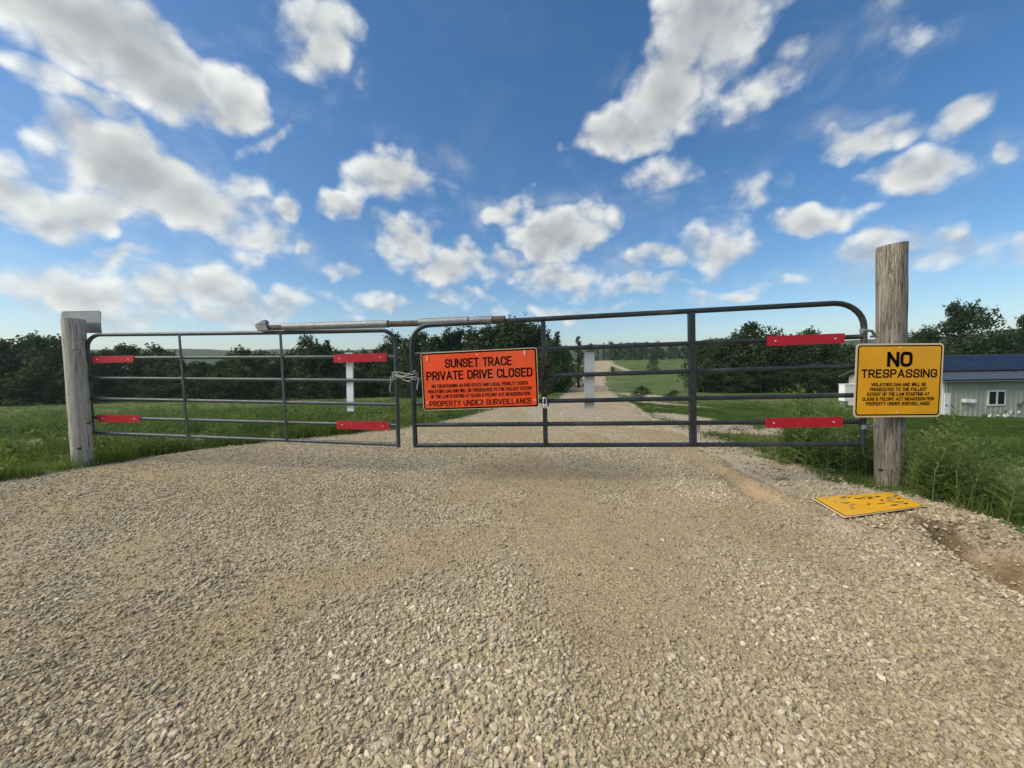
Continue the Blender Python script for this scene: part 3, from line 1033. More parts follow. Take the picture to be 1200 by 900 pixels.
# left gate -------------------------------------------------
g_l = empty('farm_gate', (GL.P(105, 508) + GL.P(468, 522)) / 2, 'grey tubular gate on the left with thin upright stays, hung from the grey post', 'gate', 'farm gates across the road')
RL = 0.021
rows_l = [((104, 419.5), (464, 418)), ((105, 443), (464, 446)), ((106, 467), (465, 474)), ((107, 489), (466, 498.5)), ((108, 507), (467, 521))]
topl = [GL.P(108.5, 509), GL.P(103, 418)] + arc(GL.P(102.5, 393), GL.P(102.5, 406), GL.P(117, 392.3)) + \
       [GL.P(212, 391.3), GL.P(330, 389.8)] + arc(GL.P(463.5, 386.5), GL.P(447, 387.3), GL.P(463.5, 406)) + [GL.P(464, 420), GL.P(467, 524)]
MB().tube(topl, RL * 1.12, 14).build('outer_frame', M['rail_grey'], g_l, True)
for (a, b) in rows_l:
    MB().tube([GL.P(*a), GL.P(*b)], RL, 12).build('rail', M['rail_grey'], g_l, True)
bar(GL, (210, 392), (219.5, 511), 0.030, 0.012, M['rail_grey'], g_l, out=0.024)
bar(GL, (328.5, 390), (335.5, 516), 0.030, 0.012, M['rail_grey'], g_l, out=0.024)
strip(GL, 108.5, 417.5, 156, 416.5, 8.0, 0.03, 'red_reflector', M['red'], g_l)
strip(GL, 115, 486, 163.5, 486.5, 8.5, 0.03, 'red_reflector', M['red'], g_l)
strip(GL, 391, 415, 453, 413.5, 10, 0.03, 'red_reflector', M['red'], g_l)
strip(GL, 394.5, 493, 456, 494.5, 9.5, 0.03, 'red_reflector', M['red'], g_l)
A, B = GL.P(409.5, 413.3, -0.034), GL.P(411, 482, -0.034)
MB().box((A + B) / 2, (B - A) / 2, GL.d * 0.042, GL.n * 0.009).build('marker_board', M['white_board'], g_l, bevel=0.002)
for py in (419.5, 490):
    c = GL.P(104.5 if py < 450 else 107, py)
    MB().tube([c - GL.d * 0.16, c + GL.d * 0.10], 0.010, 8).build('hinge', M['galv'], g_l, True)

# telescoping pole lying on top of the gates --------------------------
pol = empty('latch_pole', GR.P(455, 379), 'long galvanised pole with a rusty middle rod resting across the tops of both gates', 'pole')


def PP(px, py):
    # the pole follows the gate tops: its plane runs from the left gate's middle to the right gate
    return PL.P(px, py)


PL = Plane((GL.P(303, 382).x, GL.P(303, 382).y - 0.02), (GR.P(592, 374).x, GR.P(592, 374).y - 0.02))
MB().tube([PP(333, 383.2), PP(455, 379.5)], 0.042, 16).build('outer_tube', M['galv'], pol, True)
MB().tube([PP(311, 384.4), PP(496, 378.6)], 0.032, 14).build('inner_rod', M['rust'], pol, True)
MB().tube([PP(492, 378.3), PP(549, 375.9)], 0.045, 16).build('outer_tube', M['galv'], pol, True)
MB().tube([PP(549.5, 376.0), PP(557, 375.4)], 0.034, 16).build('coupling', M['galv'], pol, True)
MB().tube([PP(557.5, 375.3), PP(577, 374.7)], 0.042, 16).build('outer_tube', M['galv'], pol, True)
e_ = MB().tube([PP(577, 374.7), PP(591.5, 374.2)], [0.036, 0.037], 14)
e_.tube([PP(591, 374.2) + Vector((0.0, 0, z_)) for z_ in (-0.036, 0.036)], 0.010, 8)
e_.build('end_fitting', M['rust'], pol, True)
# folded fork at the left end
a, b, c_ = PP(302, 381.5), PP(315, 375.5), PP(316, 387.5)
fk = MB()
nn_ = PL.n
fk.slab([PP(302, 381), PP(313, 375), PP(315.5, 377.5), PP(315, 381)], nn_, 0.05)
fk.slab([PP(302.3, 381.4), PP(315, 381.4), PP(318, 387), PP(306, 388)], nn_, 0.05)
fk.build('fork_bracket', M['galv'], pol, bevel=0.003)

# cord tied between the gates --------------------------------
cord = MB()
for k in range(4):
    p0 = GL.P(461 + k * 0.4, 436 + k * 1.0, 0.03)
    p1 = GR.P(487 + (k % 2), 435 + k * 2.6, 0.04)
    q = [p0.lerp(p1, t) - Vector((0, 0, 0.018 * math.sin(math.pi * t) * (1 + 0.5 * k))) + Vector((0, 0.010 * math.sin(5 * t + k * 1.7), 0.010 * math.sin(7 * t + k * 2.1))) for t in np.linspace(0, 1, 9)]
    cord.tube(q, 0.0052, 6)
for pl_, cx, cy in ((GL, 463.5, 437), (GR, 486, 438)):
    for k in range(3):
        c = pl_.P(cx, cy + k * 3)
        ring = [c + (pl_.d * math.cos(t) + pl_.n * math.sin(t)) * 0.036 + Vector((0, 0, 0.01 * math.sin(t * 2 + k))) for t in np.linspace(0, 6.283, 13)]
        cord.tube(ring, 0.0058, 6)
for pl_, x0, y0, y1 in ((GL, 457.5, 441, 460), (GR, 489.5, 442, 457), (GL, 465, 438, 444)):
    cord.tube([pl_.P(x0 + 0.8 * math.sin(t * 6), y0 + (y1 - y0) * t, 0.05) for t in np.linspace(0, 1, 6)], [0.007, 0.009, 0.006, 0.007, 0.009, 0.005], 6)
tag(cord.build('cord', M['rope'], None, True), 'frayed pale grey cord tied between the two gate ends', 'cord')

# rusty chain and padlock on the right gate's stay -----------------------
ch = empty('chain', GR.P(638, 445), 'dark rusty chain wound down the stay right of the orange sign', 'chain')


def link_ring(c, u_, v_, a, b, r_):
    pts = []
    for t in np.linspace(0, 2 * math.pi, 13):
        pts.append(c + u_ * (a * math.cos(t)) + v_ * (b * math.sin(t)))
    return MB().tube(pts, r_, 6, False)


for s_ in range(3):
    for k in range(15):
        t = k / 14
        py = 423 + t * (52 if s_ == 0 else 46) + s_ * 2
        c = GR.P(638.5 + (s_ - 1) * 3.2 + 1.4 * math.sin(t * 9 + s_ * 2), py, 0.040 + 0.008 * math.sin(t * 7 + s_))
        up = Vector((0.2 * math.sin(k * 2 + s_), 0, 1)).normalized()
        side = (GR.d if (k + s_) % 2 else GR.n * 0.6 + GR.d * 0.3).normalized()
        link_ring(c, up, side, 0.022, 0.012, 0.0042).build('chain_link', M['chain'], ch, True)
lk = empty('padlock', GR.P(638.5, 474, 0.06), 'bright silver padlock hanging at the bottom of the rusty chain', 'padlock')
cc = GR.P(638.5, 476, 0.075)
MB().box(cc, GR.d * 0.024, GR.n * 0.011, Vector((0, 0, 0.021))).build('lock_body', M['lock'], lk, bevel=0.008)
sh = [cc + GR.d * (0.016 * math.cos(t)) + Vector((0, 0, 0.018 + (0.052 if 0.02 < t < 3.12 else 0) + 0.016 * math.sin(t))) for t in np.linspace(0, math.pi, 11)]
MB().tube(sh, 0.0055, 8).build('shackle', M['lock'], lk, True)
MB().tube([cc + GR.n * 0.010 - Vector((0, 0, 0.004)), cc + GR.n * 0.0125 - Vector((0, 0, 0.004))], 0.006, 10).build('keyhole', M['ink'], lk)

# ------------------------------------------------------------------ posts


def log_post(root, p_bot, p_top, r0, r1, m, seed, cut=0.0, nseg=40, nring=46, depth=0.35, groove=0.006):
    p_bot, p_top = Vector(p_bot), Vector(p_top)
    ax = (p_top - p_bot)
    L = ax.length
    ax.normalize()
    sx_ = ax.orthogonal().normalized()
    sy_ = ax.cross(sx_)
    V, F = [], []
    for i in range(nring):
        t = -depth / L + (1 + depth / L) * i / (nring - 1)
        rr = r0 + (r1 - r0) * max(0, t)
        for k in range(nseg):
            an = 2 * math.pi * k / nseg
            gk = float(vnoise(k * 0.9 + seed, i * 0.05, seed) - 0.5) * groove * 2 + float(fbm(math.cos(an) * 2 + seed, math.sin(an) * 2 + i * 0.09, 1.0, 3, seed) - 0.5) * 0.022
            rad_ = rr + gk
            q = p_bot + ax * (t * L) + (sx_ * math.cos(an) + sy_ * math.sin(an)) * rad_
            if i == nring - 1:
                q = q + ax * (cut * q.x)
            V.append(q)
    if cut:
        off = sum(cut * V[-k - 1].x for k in range(nseg)) / nseg
        for k in range(nseg):
            V[-k - 1] = V[-k - 1] - ax * off
    for i in range(nring - 1):
        for k in range(nseg):
            k2 = (k + 1) % nseg
            F.append((i * nseg + k, i * nseg + k2, (i + 1) * nseg + k2, (i + 1) * nseg + k))
    # end grain dishes slightly
    cidx = len(V)
    V.append(sum((V[(nring - 1) * nseg + k] for k in range(nseg)), Vector()) / nseg - ax * 0.012)
    for k in range(nseg):
        F.append(((nring - 1) * nseg + k, (nring - 1) * nseg + (k + 1) % nseg, cidx))
    mb = MB()
    loc = root.location
    mb.v = [tuple(v) for v in V]
    mb.f = F
    o = mb.build('log', m, root, True)
    return o


pb = on_z(1041.5, 576, -0.0)
pb = at(1041, 574, 3.76)
pt = at(1045.5, 287.5, 3.70)
post_r = empty('wooden_post', pb, 'tall round weathered brown wooden pole carrying the yellow sign at the right', 'post')
log_post(post_r, pb, pt, 0.103, 0.113, M['wood_brown'], 11, cut=0.10)
for (px, py, r_) in ((1033.5, 551, 0.016), (1040, 470, 0.012)):
    q = at(px, py, 3.655)
    MB().tube([q + Vector((0, 0.02, 0)), q + Vector((0, -0.004, 0))], [r_, r_ * 0.7], 10).build('knot', M['ink_worn'], post_r)

pb = at(97.5, 550, 5.02)
pt = at(85.5, 374, 5.0)
post_l = empty('wooden_post', pb, 'short round pale grey wooden post at the left end of the gates', 'post')
log_post(post_l, pb, pt, 0.099, 0.104, M['wood_grey'], 23, cut=-0.02, groove=0.003)
for (px, py, r_) in ((91, 526, 0.014), (102, 496.5, 0.010), (104.5, 494.5, 0.008)):
    q = at(px, py, 4.905)
    MB().tube([q + Vector((0, 0.03, 0)), q + Vector((0, -0.004, 0))], [r_, r_ * 0.7], 10).build('knot', M['ink_worn'], post_l)

# bent sign plate behind the left post's top: the upper band is folded toward the sky, its lit look put into the colour
pla = empty('metal_plate', at(94, 378, 5.16), 'bent bare metal sign plate fixed behind the top of the grey post', 'plate')


def rrect(c, ex, ey, w, h, r_, n=5):
    """rounded rectangle outline round c"""
    out = []
    for (sx_, sy_, a0) in ((1, 1, 0), (-1, 1, 90), (-1, -1, 180), (1, -1, 270)):
        for i in range(n + 1):
            a_ = R(a0 + 90 * i / n)
            out.append(Vector(c) + ex * (sx_ * (w / 2 - r_) + r_ * math.cos(a_)) + ey * (sy_ * (h / 2 - r_) + r_ * math.sin(a_)))
    return out


dp = 5.15
MB().slab([at(72, 378.5, dp), at(118, 378.2, dp), at(119, 390.2, dp), at(72, 390.5, dp)], Vector((0, 1, 0)), 0.006).build('lower_plate', M['alu'], pla, bevel=0.002)
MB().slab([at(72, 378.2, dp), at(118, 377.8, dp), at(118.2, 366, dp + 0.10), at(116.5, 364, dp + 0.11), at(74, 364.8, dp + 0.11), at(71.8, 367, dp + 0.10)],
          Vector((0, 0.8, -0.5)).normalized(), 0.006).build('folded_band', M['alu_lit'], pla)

# ------------------------------------------------------------------ lettering


# capitals as strokes on a unit cell; a third value marks a rounded corner
GLYPH = {
    'A': (.66, [[(0, 0), (.5, 1), (1, 0)], [(.17, .30), (.83, .30)]]),
    'B': (.58, [[(0, .53), (0, 1), (.93, 1, 1), (.93, .53, 1), (0, .53), (0, 0), (1, 0, 1), (1, .53, 1), (.5, .53)]]),
    'C': (.58, [[(1, .70), (1, 1, 1), (0, 1, 1), (0, 0, 1), (1, 0, 1), (1, .30)]]),
    'D': (.58, [[(0, 0), (0, 1), (1, 1, 1), (1, 0, 1), (0, 0), (0, .1)]]),
    'E': (.52, [[(1, 1), (0, 1), (0, 0), (1, 0)], [(0, .52), (.85, .52)]]),
    'F': (.52, [[(1, 1), (0, 1), (0, 0)], [(0, .52), (.85, .52)]]),
    'G': (.58, [[(1, .70), (1, 1, 1), (0, 1, 1), (0, 0, 1), (1, 0, 1), (1, .45), (.58, .45)]]),
    'H': (.58, [[(0, 0), (0, 1)], [(1, 0), (1, 1)], [(0, .52), (1, .52)]]),
    'I': (.0, [[(0, 0), (0, 1)]]),
    'L': (.50, [[(0, 1), (0, 0), (1, 0)]]),
    'N': (.60, [[(0, 0), (0, 1), (1, 0), (1, 1)]]),
    'O': (.60, [[(.5, 1), (1, 1, 1), (1, 0, 1), (0, 0, 1), (0, 1, 1), (.5, 1)]]),
    'P': (.58, [[(0, 0), (0, 1), (1, 1, 1), (1, .46, 1), (0, .46)]]),
    'R': (.58, [[(0, 0), (0, 1), (1, 1, 1), (1, .46, 1), (0, .46)], [(.5, .46), (1, 0)]]),
    'S': (.58, [[(1, .72), (1, 1, 1), (0, 1, 1), (0, .52, 1), (1, .48, 1), (1, 0, 1), (0, 0, 1), (0, .28)]]),
    'T': (.54, [[(0, 1), (1, 1)], [(.5, 1), (.5, 0)]]),
    'U': (.58, [[(0, 1), (0, 0, 1), (1, 0, 1), (1, 1)]]),
    'V': (.62, [[(0, 1), (.5, 0), (1, 1)]]),
    'W': (.84, [[(0, 1), (.25, 0), (.5, 1), (.75, 0), (1, 1)]]),
    'X': (.60, [[(0, 0), (1, 1)], [(0, 1), (1, 0)]]),
    'Y': (.62, [[(0, 1), (.5, .48), (1, 1)], [(.5, .48), (.5, 0)]]),
}


def text_mesh(s, width, height, stroke=0.15, gap=0.27):
    """one line of sign lettering in the XY plane, centred, fitted to a width and a capital height"""
    adv, x = [], 0.0
    for ch_ in s:
        if ch_ == ' ':
            x += 0.48
            continue
        adv.append((ch_, x))
        x += GLYPH[ch_][0] + gap
    tot = x - gap
    sw = stroke * height * 1.14
    kx = (width - sw) / tot
    ky = height - sw
    V, F = [], []
    for ch_, x0 in adv:
        gw, strokes = GLYPH[ch_]
        allruns = []
        for st in strokes:
            P_ = [np.array([(x0 + p[0] * gw) * kx - (width - sw) / 2, (p[1] - 0.5) * ky]) for p in st]
            pts = []
            for i, p in enumerate(st):
                if len(p) == 3 and 0 < i < len(st) - 1:
                    A_, B_, C_ = P_[i - 1], P_[i], P_[i + 1]

                    def back(to):
                        d = to - B_
                        L = np.linalg.norm(d)
                        lim = (0.46 * gw * kx) if abs(d[0]) > abs(d[1]) else 0.30 * ky
                        return B_ + d / L * min(lim, L * 0.5)
                    q0, q1 = back(A_), back(C_)
                    for t in (0, .25, .5, .75, 1):
                        pts.append((1 - t) ** 2 * q0 + 2 * t * (1 - t) * (B_ * 0.9 + (q0 + q1) * 0.05) + t * t * q1)
                else:
                    pts.append(P_[i])
            full = [pts[0]]
            for p in pts[1:]:
                if np.linalg.norm(p - full[-1]) > 1e-6:
                    full.append(p)
            runs, cur = [], [full[0]]
            for i in range(1, len(full)):
                cur.append(full[i])
                if i < len(full) - 1:
                    a_, b_ = full[i] - full[i - 1], full[i + 1] - full[i]
                    if a_ @ b_ / np.linalg.norm(a_) / np.linalg.norm(b_) < 0.55:
                        runs.append(cur)
                        cur = [full[i]]
            runs.append(cur)
            allruns += runs
        for cl in allruns:
            n0 = len(V)
            for i, p in enumerate(cl):
                d0_ = (cl[i] - cl[i - 1]) if i else cl[1] - cl[0]
                d1_ = (cl[i + 1] - cl[i]) if i < len(cl) - 1 else d0_
                d0_, d1_ = d0_ / np.linalg.norm(d0_), d1_ / np.linalg.norm(d1_)
                nn = np.array([-d0_[1] - d1_[1], d0_[0] + d1_[0]])
                L = np.linalg.norm(nn)
                nn = nn / L if L > 1e-3 else np.array([-d0_[1], d0_[0]])
                k = min(1.7, 1 / max(0.3, abs(nn @ np.array([-d0_[1], d0_[0]]))))
                pp = p.copy()
                if i == 0:
                    pp = p - d0_ * sw * 0.45
                if i == len(cl) - 1:
                    pp = p + d0_ * sw * 0.45
                for sg in (1, -1):
                    q = pp + nn * sg * sw / 2 * k
                    V.append((q[0], q[1], 0.0))
            for i in range(len(cl) - 1):
                a_ = n0 + 2 * i
                F.append((a_, a_ + 1, a_ + 3, a_ + 2))
    me = bpy.data.meshes.new('lettering')
    me.from_pydata(V, [], F)
    return me


def sign(root, c, ex, ey, w, h, face_m, lines, bolts, rad=0.03, rim=0.012, line=0.010, gap=0.006, edge_m=None):
    """flat road sign: plate, printed face, black border line, lettering lines (text, width, height, y, bold), bolts"""
    nz = ex.cross(ey)                                     # toward the reader
    em = edge_m or M['cream']
    MB().slab(rrect(c, ex, ey, w, h, rad), -nz, 0.003).build('plate', em, root)
    MB().slab(rrect(c + nz * 0.0012, ex, ey, w - 2 * rim, h - 2 * rim, rad * 0.8), -nz, 0.0008).build('border_line', M['ink'], root)
    w2, h2 = w - 2 * (rim + line), h - 2 * (rim + line)
    MB().slab(rrect(c + nz * 0.0022, ex, ey, w2, h2, rad * 0.6), -nz, 0.0008).build('printed_face', face_m, root)
    basis = Matrix((ex, ey, nz)).transposed().to_4x4()
    for (s, tw, th, ty, bold) in lines:
        me = text_mesh(s, tw, th, bold)
        me.materials.append(M['ink'])
        o = bpy.data.objects.new('lettering', me)
        me.transform(Matrix.Translation(c + ey * ty + nz * 0.0034) @ basis)
        link(o, root)
    for (bx, by) in bolts:
        q = c + ex * bx + ey * by
        MB().tube([q, q + nz * 0.006], 0.008, 10).build('bolt', M['rivet'], root)


# orange sign on the right gate
tl, tr, br, bl = GR.P(492, 414, 0.045), GR.P(629, 407, 0.045), GR.P(631.5, 477, 0.045), GR.P(497, 481, 0.045)
c = (tl + tr + br + bl) / 4
ex = ((tr + br) - (tl + bl)).normalized()
ey = (GR.n.cross(ex)).normalized()
w_, h_ = ((tr + br) / 2 - (tl + bl) / 2).length, ((tl + tr) / 2 - (bl + br) / 2).length
so = empty('private_drive_sign', c, 'orange sign reading PRIVATE DRIVE CLOSED wired to the right gate', 'sign')
sign(so, c, ex, ey, w_, h_, M['orange'], [
    ('SUNSET TRACE', w_ * 0.575, h_ * 0.155, h_ * 0.300, 0.14), ('PRIVATE DRIVE CLOSED', w_ * 0.915, h_ * 0.155, h_ * 0.095, 0.145),
    ('NO TRESPASSING AS PER STATE AND LOCAL PENALTY CODES', w_ * 0.83, h_ * 0.060, -h_ * 0.085, 0.15),
    ('VIOLATORS CAN AND WILL BE PROSECUTED TO THE FULLEST EXTENT', w_ * 0.90, h_ * 0.060, -h_ * 0.175, 0.15),
    ('OF THE LAW STARTING AT CLASS B FELONY ACT INCARCERATION', w_ * 0.86, h_ * 0.060, -h_ * 0.265, 0.15),
    ('PROPERTY UNDER SURVEILLANCE', w_ * 0.885, h_ * 0.098, -h_ * 0.390, 0.14)],
    [(-w_ * 0.44, h_ * 0.415), (w_ * 0.40, h_ * 0.435), (-w_ * 0.005, h_ * 0.43), (-w_ * 0.46, -h_ * 0.36), (w_ * 0.465, -h_ * 0.38), (0.0, -h_ * 0.385)],
    0.028, 0.006, 0.016)
for (bx, by) in ((-w_ * 0.44, h_ * 0.41), (w_ * 0.40, h_ * 0.43)):
    q = c + ex * bx + ey * (by - 0.012) + GR.n * 0.006
    MB().tube([q + ey * 0.03, q - ey * 0.02], 0.0055, 8).build('wire_tie', M['rivet'], so, True)

# yellow sign on the brown pole
dz = 3.53
tl, tr, br, bl = at(1001.5, 403, dz), at(1106.5, 402, dz), at(1104, 489, dz), at(1003.5, 489.5, dz)
c = (tl + tr + br + bl) / 4
c.y = 3.53
ex = ((tr + br) - (tl + bl))
ex.y = 0
ex.normalize()
ey = Vector((-ex.z, 0, ex.x))
w_, h_ = ((tr + br) / 2 - (tl + bl) / 2).length, ((tl + tr) / 2 - (bl + br) / 2).length
sy_ = empty('no_trespassing_sign', c, 'upright yellow sign reading NO TRESPASSING fixed to the brown pole', 'sign')
sign(sy_, c, ex, ey, w_, h_, M['yellow'], [
    ('NO', w_ * 0.29, h_ * 0.205, h_ * 0.285, 0.19), ('TRESPASSING', w_ * 0.865, h_ * 0.118, h_ * 0.095, 0.155),
    ('VIOLATORS CAN AND WILL BE', w_ * 0.63, h_ * 0.048, -h_ * 0.055, 0.17), ('PROSECUTED TO THE FULLEST', w_ * 0.655, h_ * 0.048, -h_ * 0.120, 0.17),
    ('EXTENT OF THE LAW STARTING AT', w_ * 0.715, h_ * 0.048, -h_ * 0.185, 0.17), ('CLASS B FELONY ACT INCARCERATION', w_ * 0.825, h_ * 0.048, -h_ * 0.250, 0.17),
    ('PROPERTY UNDER SURVEILLANCE', w_ * 0.735, h_ * 0.048, -h_ * 0.315, 0.17)],
    [(0.0, h_ * 0.44), (0.0, -h_ * 0.43)], 0.035, 0.016, 0.012)
# wooden packer between sign and pole
MB().box(c + Vector((0.0, 0.062, 0)), ex * 0.05, ey * h_ * 0.46, Vector((0, 0.055, 0))).build('mounting_block', M['wood_brown'], sy_)

# fallen yellow sign lying on the verge
fa, fb, fc, fd = FS
c = (fa + fb + fc + fd) / 4
nz = (fc - fa).cross(fd - fb).normalized()
if nz.z < 0:
    nz = -nz
sf = empty('fallen_sign', c, 'weathered yellow sign lying face up on the gravel at the foot of the brown pole', 'sign')


def quadpt(u_, v_, out=0.0):
    return (fb * (1 - u_) + fc * u_) * (1 - v_) + (fa * (1 - u_) + fd * u_) * v_ + nz * out


def qoutline(m_, out, rc=0.05):
    o_ = []
    for (cu_, cv_, a0) in ((1 - m_, 1 - m_, 0), (m_, 1 - m_, 90), (m_, m_, 180), (1 - m_, m_, 270)):
        for i in range(5):
            a_ = R(a0 + 22.5 * i)
            su = -rc if cu_ > .5 else rc
            sv = -rc if cv_ > .5 else rc
            o_.append(quadpt(cu_ + su + rc * math.cos(a_), cv_ + sv + rc * math.sin(a_), out))
    return o_


MB().slab(qoutline(0.0, 0.0), nz, -0.004).build('plate', M['cream'], sf)
MB().slab(qoutline(0.018, 0.0012), nz, -0.0008).build('border_line', M['ink'], sf)
MB().slab(qoutline(0.032, 0.0022), nz, -0.0008).build('printed_face', M['yellow_worn'], sf)
# rubbed-off print: broken strokes around pale patches


def fleck(nm, m_, u_, v_, ru, rv, out, seed):
    r_ = random.Random(seed)
    w_a, w_b, tilt_ = ru * r_.uniform(1.1, 1.8), rv * (r_.uniform(0.6, 0.95) if nm == 'worn_mark' else 1), r_.uniform(-0.9, 0.9)
    pts = []
    for t in np.linspace(0, 6.28, 14)[:-1]:
        k_ = r_.uniform(0.45, 1.35)
        a_, b_ = w_a * math.cos(t) * k_, w_b * math.sin(t) * k_
        pts.append(quadpt(u_ + a_ * math.cos(tilt_) - b_ * math.sin(tilt_), v_ + a_ * math.sin(tilt_) + b_ * math.cos(tilt_), out))
    MB().slab(pts, nz, -0.0006).build(nm, m_, sf)


for j, (u_, v_, ru, rv) in enumerate([(0.53, 0.58, 0.075, 0.10), (0.56, 0.42, 0.08, 0.10), (0.78, 0.30, 0.07, 0.07), (0.80, 0.55, 0.06, 0.06), (0.88, 0.62, 0.05, 0.05), (0.33, 0.80, 0.05, 0.05), (0.28, 0.62, 0.06, 0.05), (0.24, 0.40, 0.05, 0.06), (0.36, 0.55, 0.035, 0.05)]):
    fleck('bare_patch', M['peel'], u_, v_, ru, rv, 0.0032, j)
for j, (u_, v_, ru, rv) in enumerate([(0.46, 0.40, 0.022, 0.04), (0.47, 0.72, 0.035, 0.035), (0.55, 0.76, 0.03, 0.03), (0.62, 0.72, 0.022, 0.05), (0.60, 0.36, 0.028, 0.035), (0.55, 0.66, 0.05, 0.015),
                                      (0.69, 0.22, 0.024, 0.04), (0.84, 0.22, 0.026, 0.04), (0.74, 0.44, 0.03, 0.03), (0.68, 0.52, 0.035, 0.02), (0.72, 0.74, 0.025, 0.04), (0.80, 0.62, 0.03, 0.025),
                                      (0.90, 0.52, 0.018, 0.045), (0.93, 0.70, 0.03, 0.035), (0.79, 0.36, 0.05, 0.014), (0.36, 0.88, 0.045, 0.018), (0.40, 0.82, 0.02, 0.03), (0.32, 0.84, 0.02, 0.02),
                                      (0.27, 0.55, 0.03, 0.012), (0.30, 0.46, 0.02, 0.02), (0.22, 0.30, 0.018, 0.02), (0.14, 0.86, 0.012, 0.012), (0.18, 0.70, 0.02, 0.01)]):
    fleck('worn_mark', M['ink_worn'], u_, v_, ru, rv, 0.0042, 50 + j)

# ------------------------------------------------------------------ building
bd = 23.0
wl, wr = at(999, 489, bd), at(1330, 489, bd)
Yb = wl.y
zb = -2.75
xb0, xb1 = at(1103, 465, bd).x, at(1480, 465, bd).x
ztop = at(1150, 443.5, bd).z
Db = 6.4
shed = empty('metal_building', ((xb0 + xb1) / 2, Yb + Db / 2, zb), 'low grey green metal sided building with dark roof right of the yellow sign', 'building')
# ribbed walls: folded sheet with raised ribs
wb = MB()


def ribbed(p0, p1, n_out, z0, z1, pitch=0.30):
    L = (p1 - p0).length
    d_ = (p1 - p0) / L
    prof_ = []
    s_ = 0.0
    while s_ < L - pitch * 0.4:
        prof_ += [(s_, 0), (min(L, s_ + pitch * 0.62), 0), (min(L, s_ + pitch * 0.72), 0.03), (min(L, s_ + pitch * 0.88), 0.03), (min(L, s_ + pitch * 0.98), 0)]
        s_ += pitch
    prof_.append((L, 0))
    for (a_, ha), (b_, hb) in zip(prof_[:-1], prof_[1:]):
        if b_ - a_ < 1e-6:
            continue
        A_, B_ = p0 + d_ * a_ + n_out * ha, p0 + d_ * b_ + n_out * hb
        wb.quad((A_.x, A_.y, z0), (B_.x, B_.y, z0), (B_.x, B_.y, z1), (A_.x, A_.y, z1))


c00, c10 = Vector((xb0, Yb, 0)), Vector((xb1, Yb, 0))
c01, c11 = Vector((xb0, Yb + Db, 0)), Vector((xb1, Yb + Db, 0))
ribbed(c00, c10, Vector((0, -1, 0)), zb - 1.2, ztop)
ribbed(c01, c00, Vector((-1, 0, 0)), zb - 1.2, ztop)
ribbed(c10, c11, Vector((1, 0, 0)), zb - 1.2, ztop)
ribbed(c11, c01, Vector((0, 1, 0)), zb - 1.2, ztop)
rise = 1.25
zr = ztop + rise
for xx in (xb0, xb1):
    wb.v += [(xx, Yb, ztop), (xx, Yb + Db, ztop), (xx, Yb + Db / 2, zr)]
    wb.f.append((len(wb.v) - 3, len(wb.v) - 2, len(wb.v) - 1))
wb.build('wall', M['siding'], shed)
ov = 0.45
sl_ = rise / (Db / 2)
eave_y, eave_z = Yb - ov, ztop - ov * sl_ + 0.05
rid_y, rid_z = Yb + Db / 2, zr + 0.05
rf = MB()
for sgn in (1, -1):
    ye = eave_y if sgn == 1 else Yb + Db + ov
    A_, B_ = Vector((xb0 - ov, ye, eave_z)), Vector((xb1 + ov, ye, eave_z))
    C_, D_ = Vector((xb1 + ov, rid_y, rid_z)), Vector((xb0 - ov, rid_y, rid_z))
    rf.slab([A_, B_, C_, D_], Vector((0, 0, 1)), 0.10)
roof = rf.build('roof', M['roof_metal'], shed)
rib = MB()
up = Vector((0, rid_y - eave_y, rid_z - eave_z))
for k in range(int((xb1 - xb0) / 0.6)):
    xx = xb0 - ov + 0.3 + k * 0.6
    p = Vector((xx, eave_y, eave_z + 0.112)) + up * 0.5
    rib.box(p, Vector((0.02, 0, 0)), up * 0.5, Vector((0, 0, 0.014)))
rib.build('roof_ribs', M['roof_metal'], roof)
MB().box(Vector(((xb0 + xb1) / 2, eave_y - 0.012, eave_z + 0.03)), Vector(((xb1 - xb0) / 2 + ov, 0, 0)), Vector((0, 0.01, 0)), Vector((0, 0, 0.09))).build('fascia', M['dark_void'], shed)
# two rows of solar panels on the near slope
uhat = up.normalized()
nhat = Vector((1, 0, 0)).cross(uhat)
Lr = up.length
pw = 1.72
for row, (s0, s1) in enumerate(((0.30, 0.60), (0.62, 0.92))):
    k = 0
    xx = at(1098, 425, bd).x
    while xx + pw < xb1:
        cc = Vector((xx + pw / 2, eave_y, eave_z)) + uhat * (Lr * (s0 + s1) / 2) + nhat * 0.20
        fr = MB().box(cc, Vector((pw / 2 - 0.006, 0, 0)), uhat * (Lr * (s1 - s0) / 2 - 0.004), nhat * 0.020).build('solar_panel', M['roof_metal'], shed)
        MB().box(cc + nhat * 0.021, Vector((pw / 2 - 0.025, 0, 0)), uhat * (Lr * (s1 - s0) / 2 - 0.025), nhat * 0.004).build('cells', M['solar'], fr)
        xx += pw


def wallbox(px0, py0, px1, py1, out, th, name, m, parent):
    a_, b_ = at(px0, py0, bd), at(px1, py1, bd)
    return MB().box(Vector(((a_.x + b_.x) / 2, Yb - out, (a_.z + b_.z) / 2)), Vector(((b_.x - a_.x) / 2, 0, 0)), Vector((0, th / 2, 0)), Vector((0, 0, (a_.z - b_.z) / 2))).build(name, m, parent)


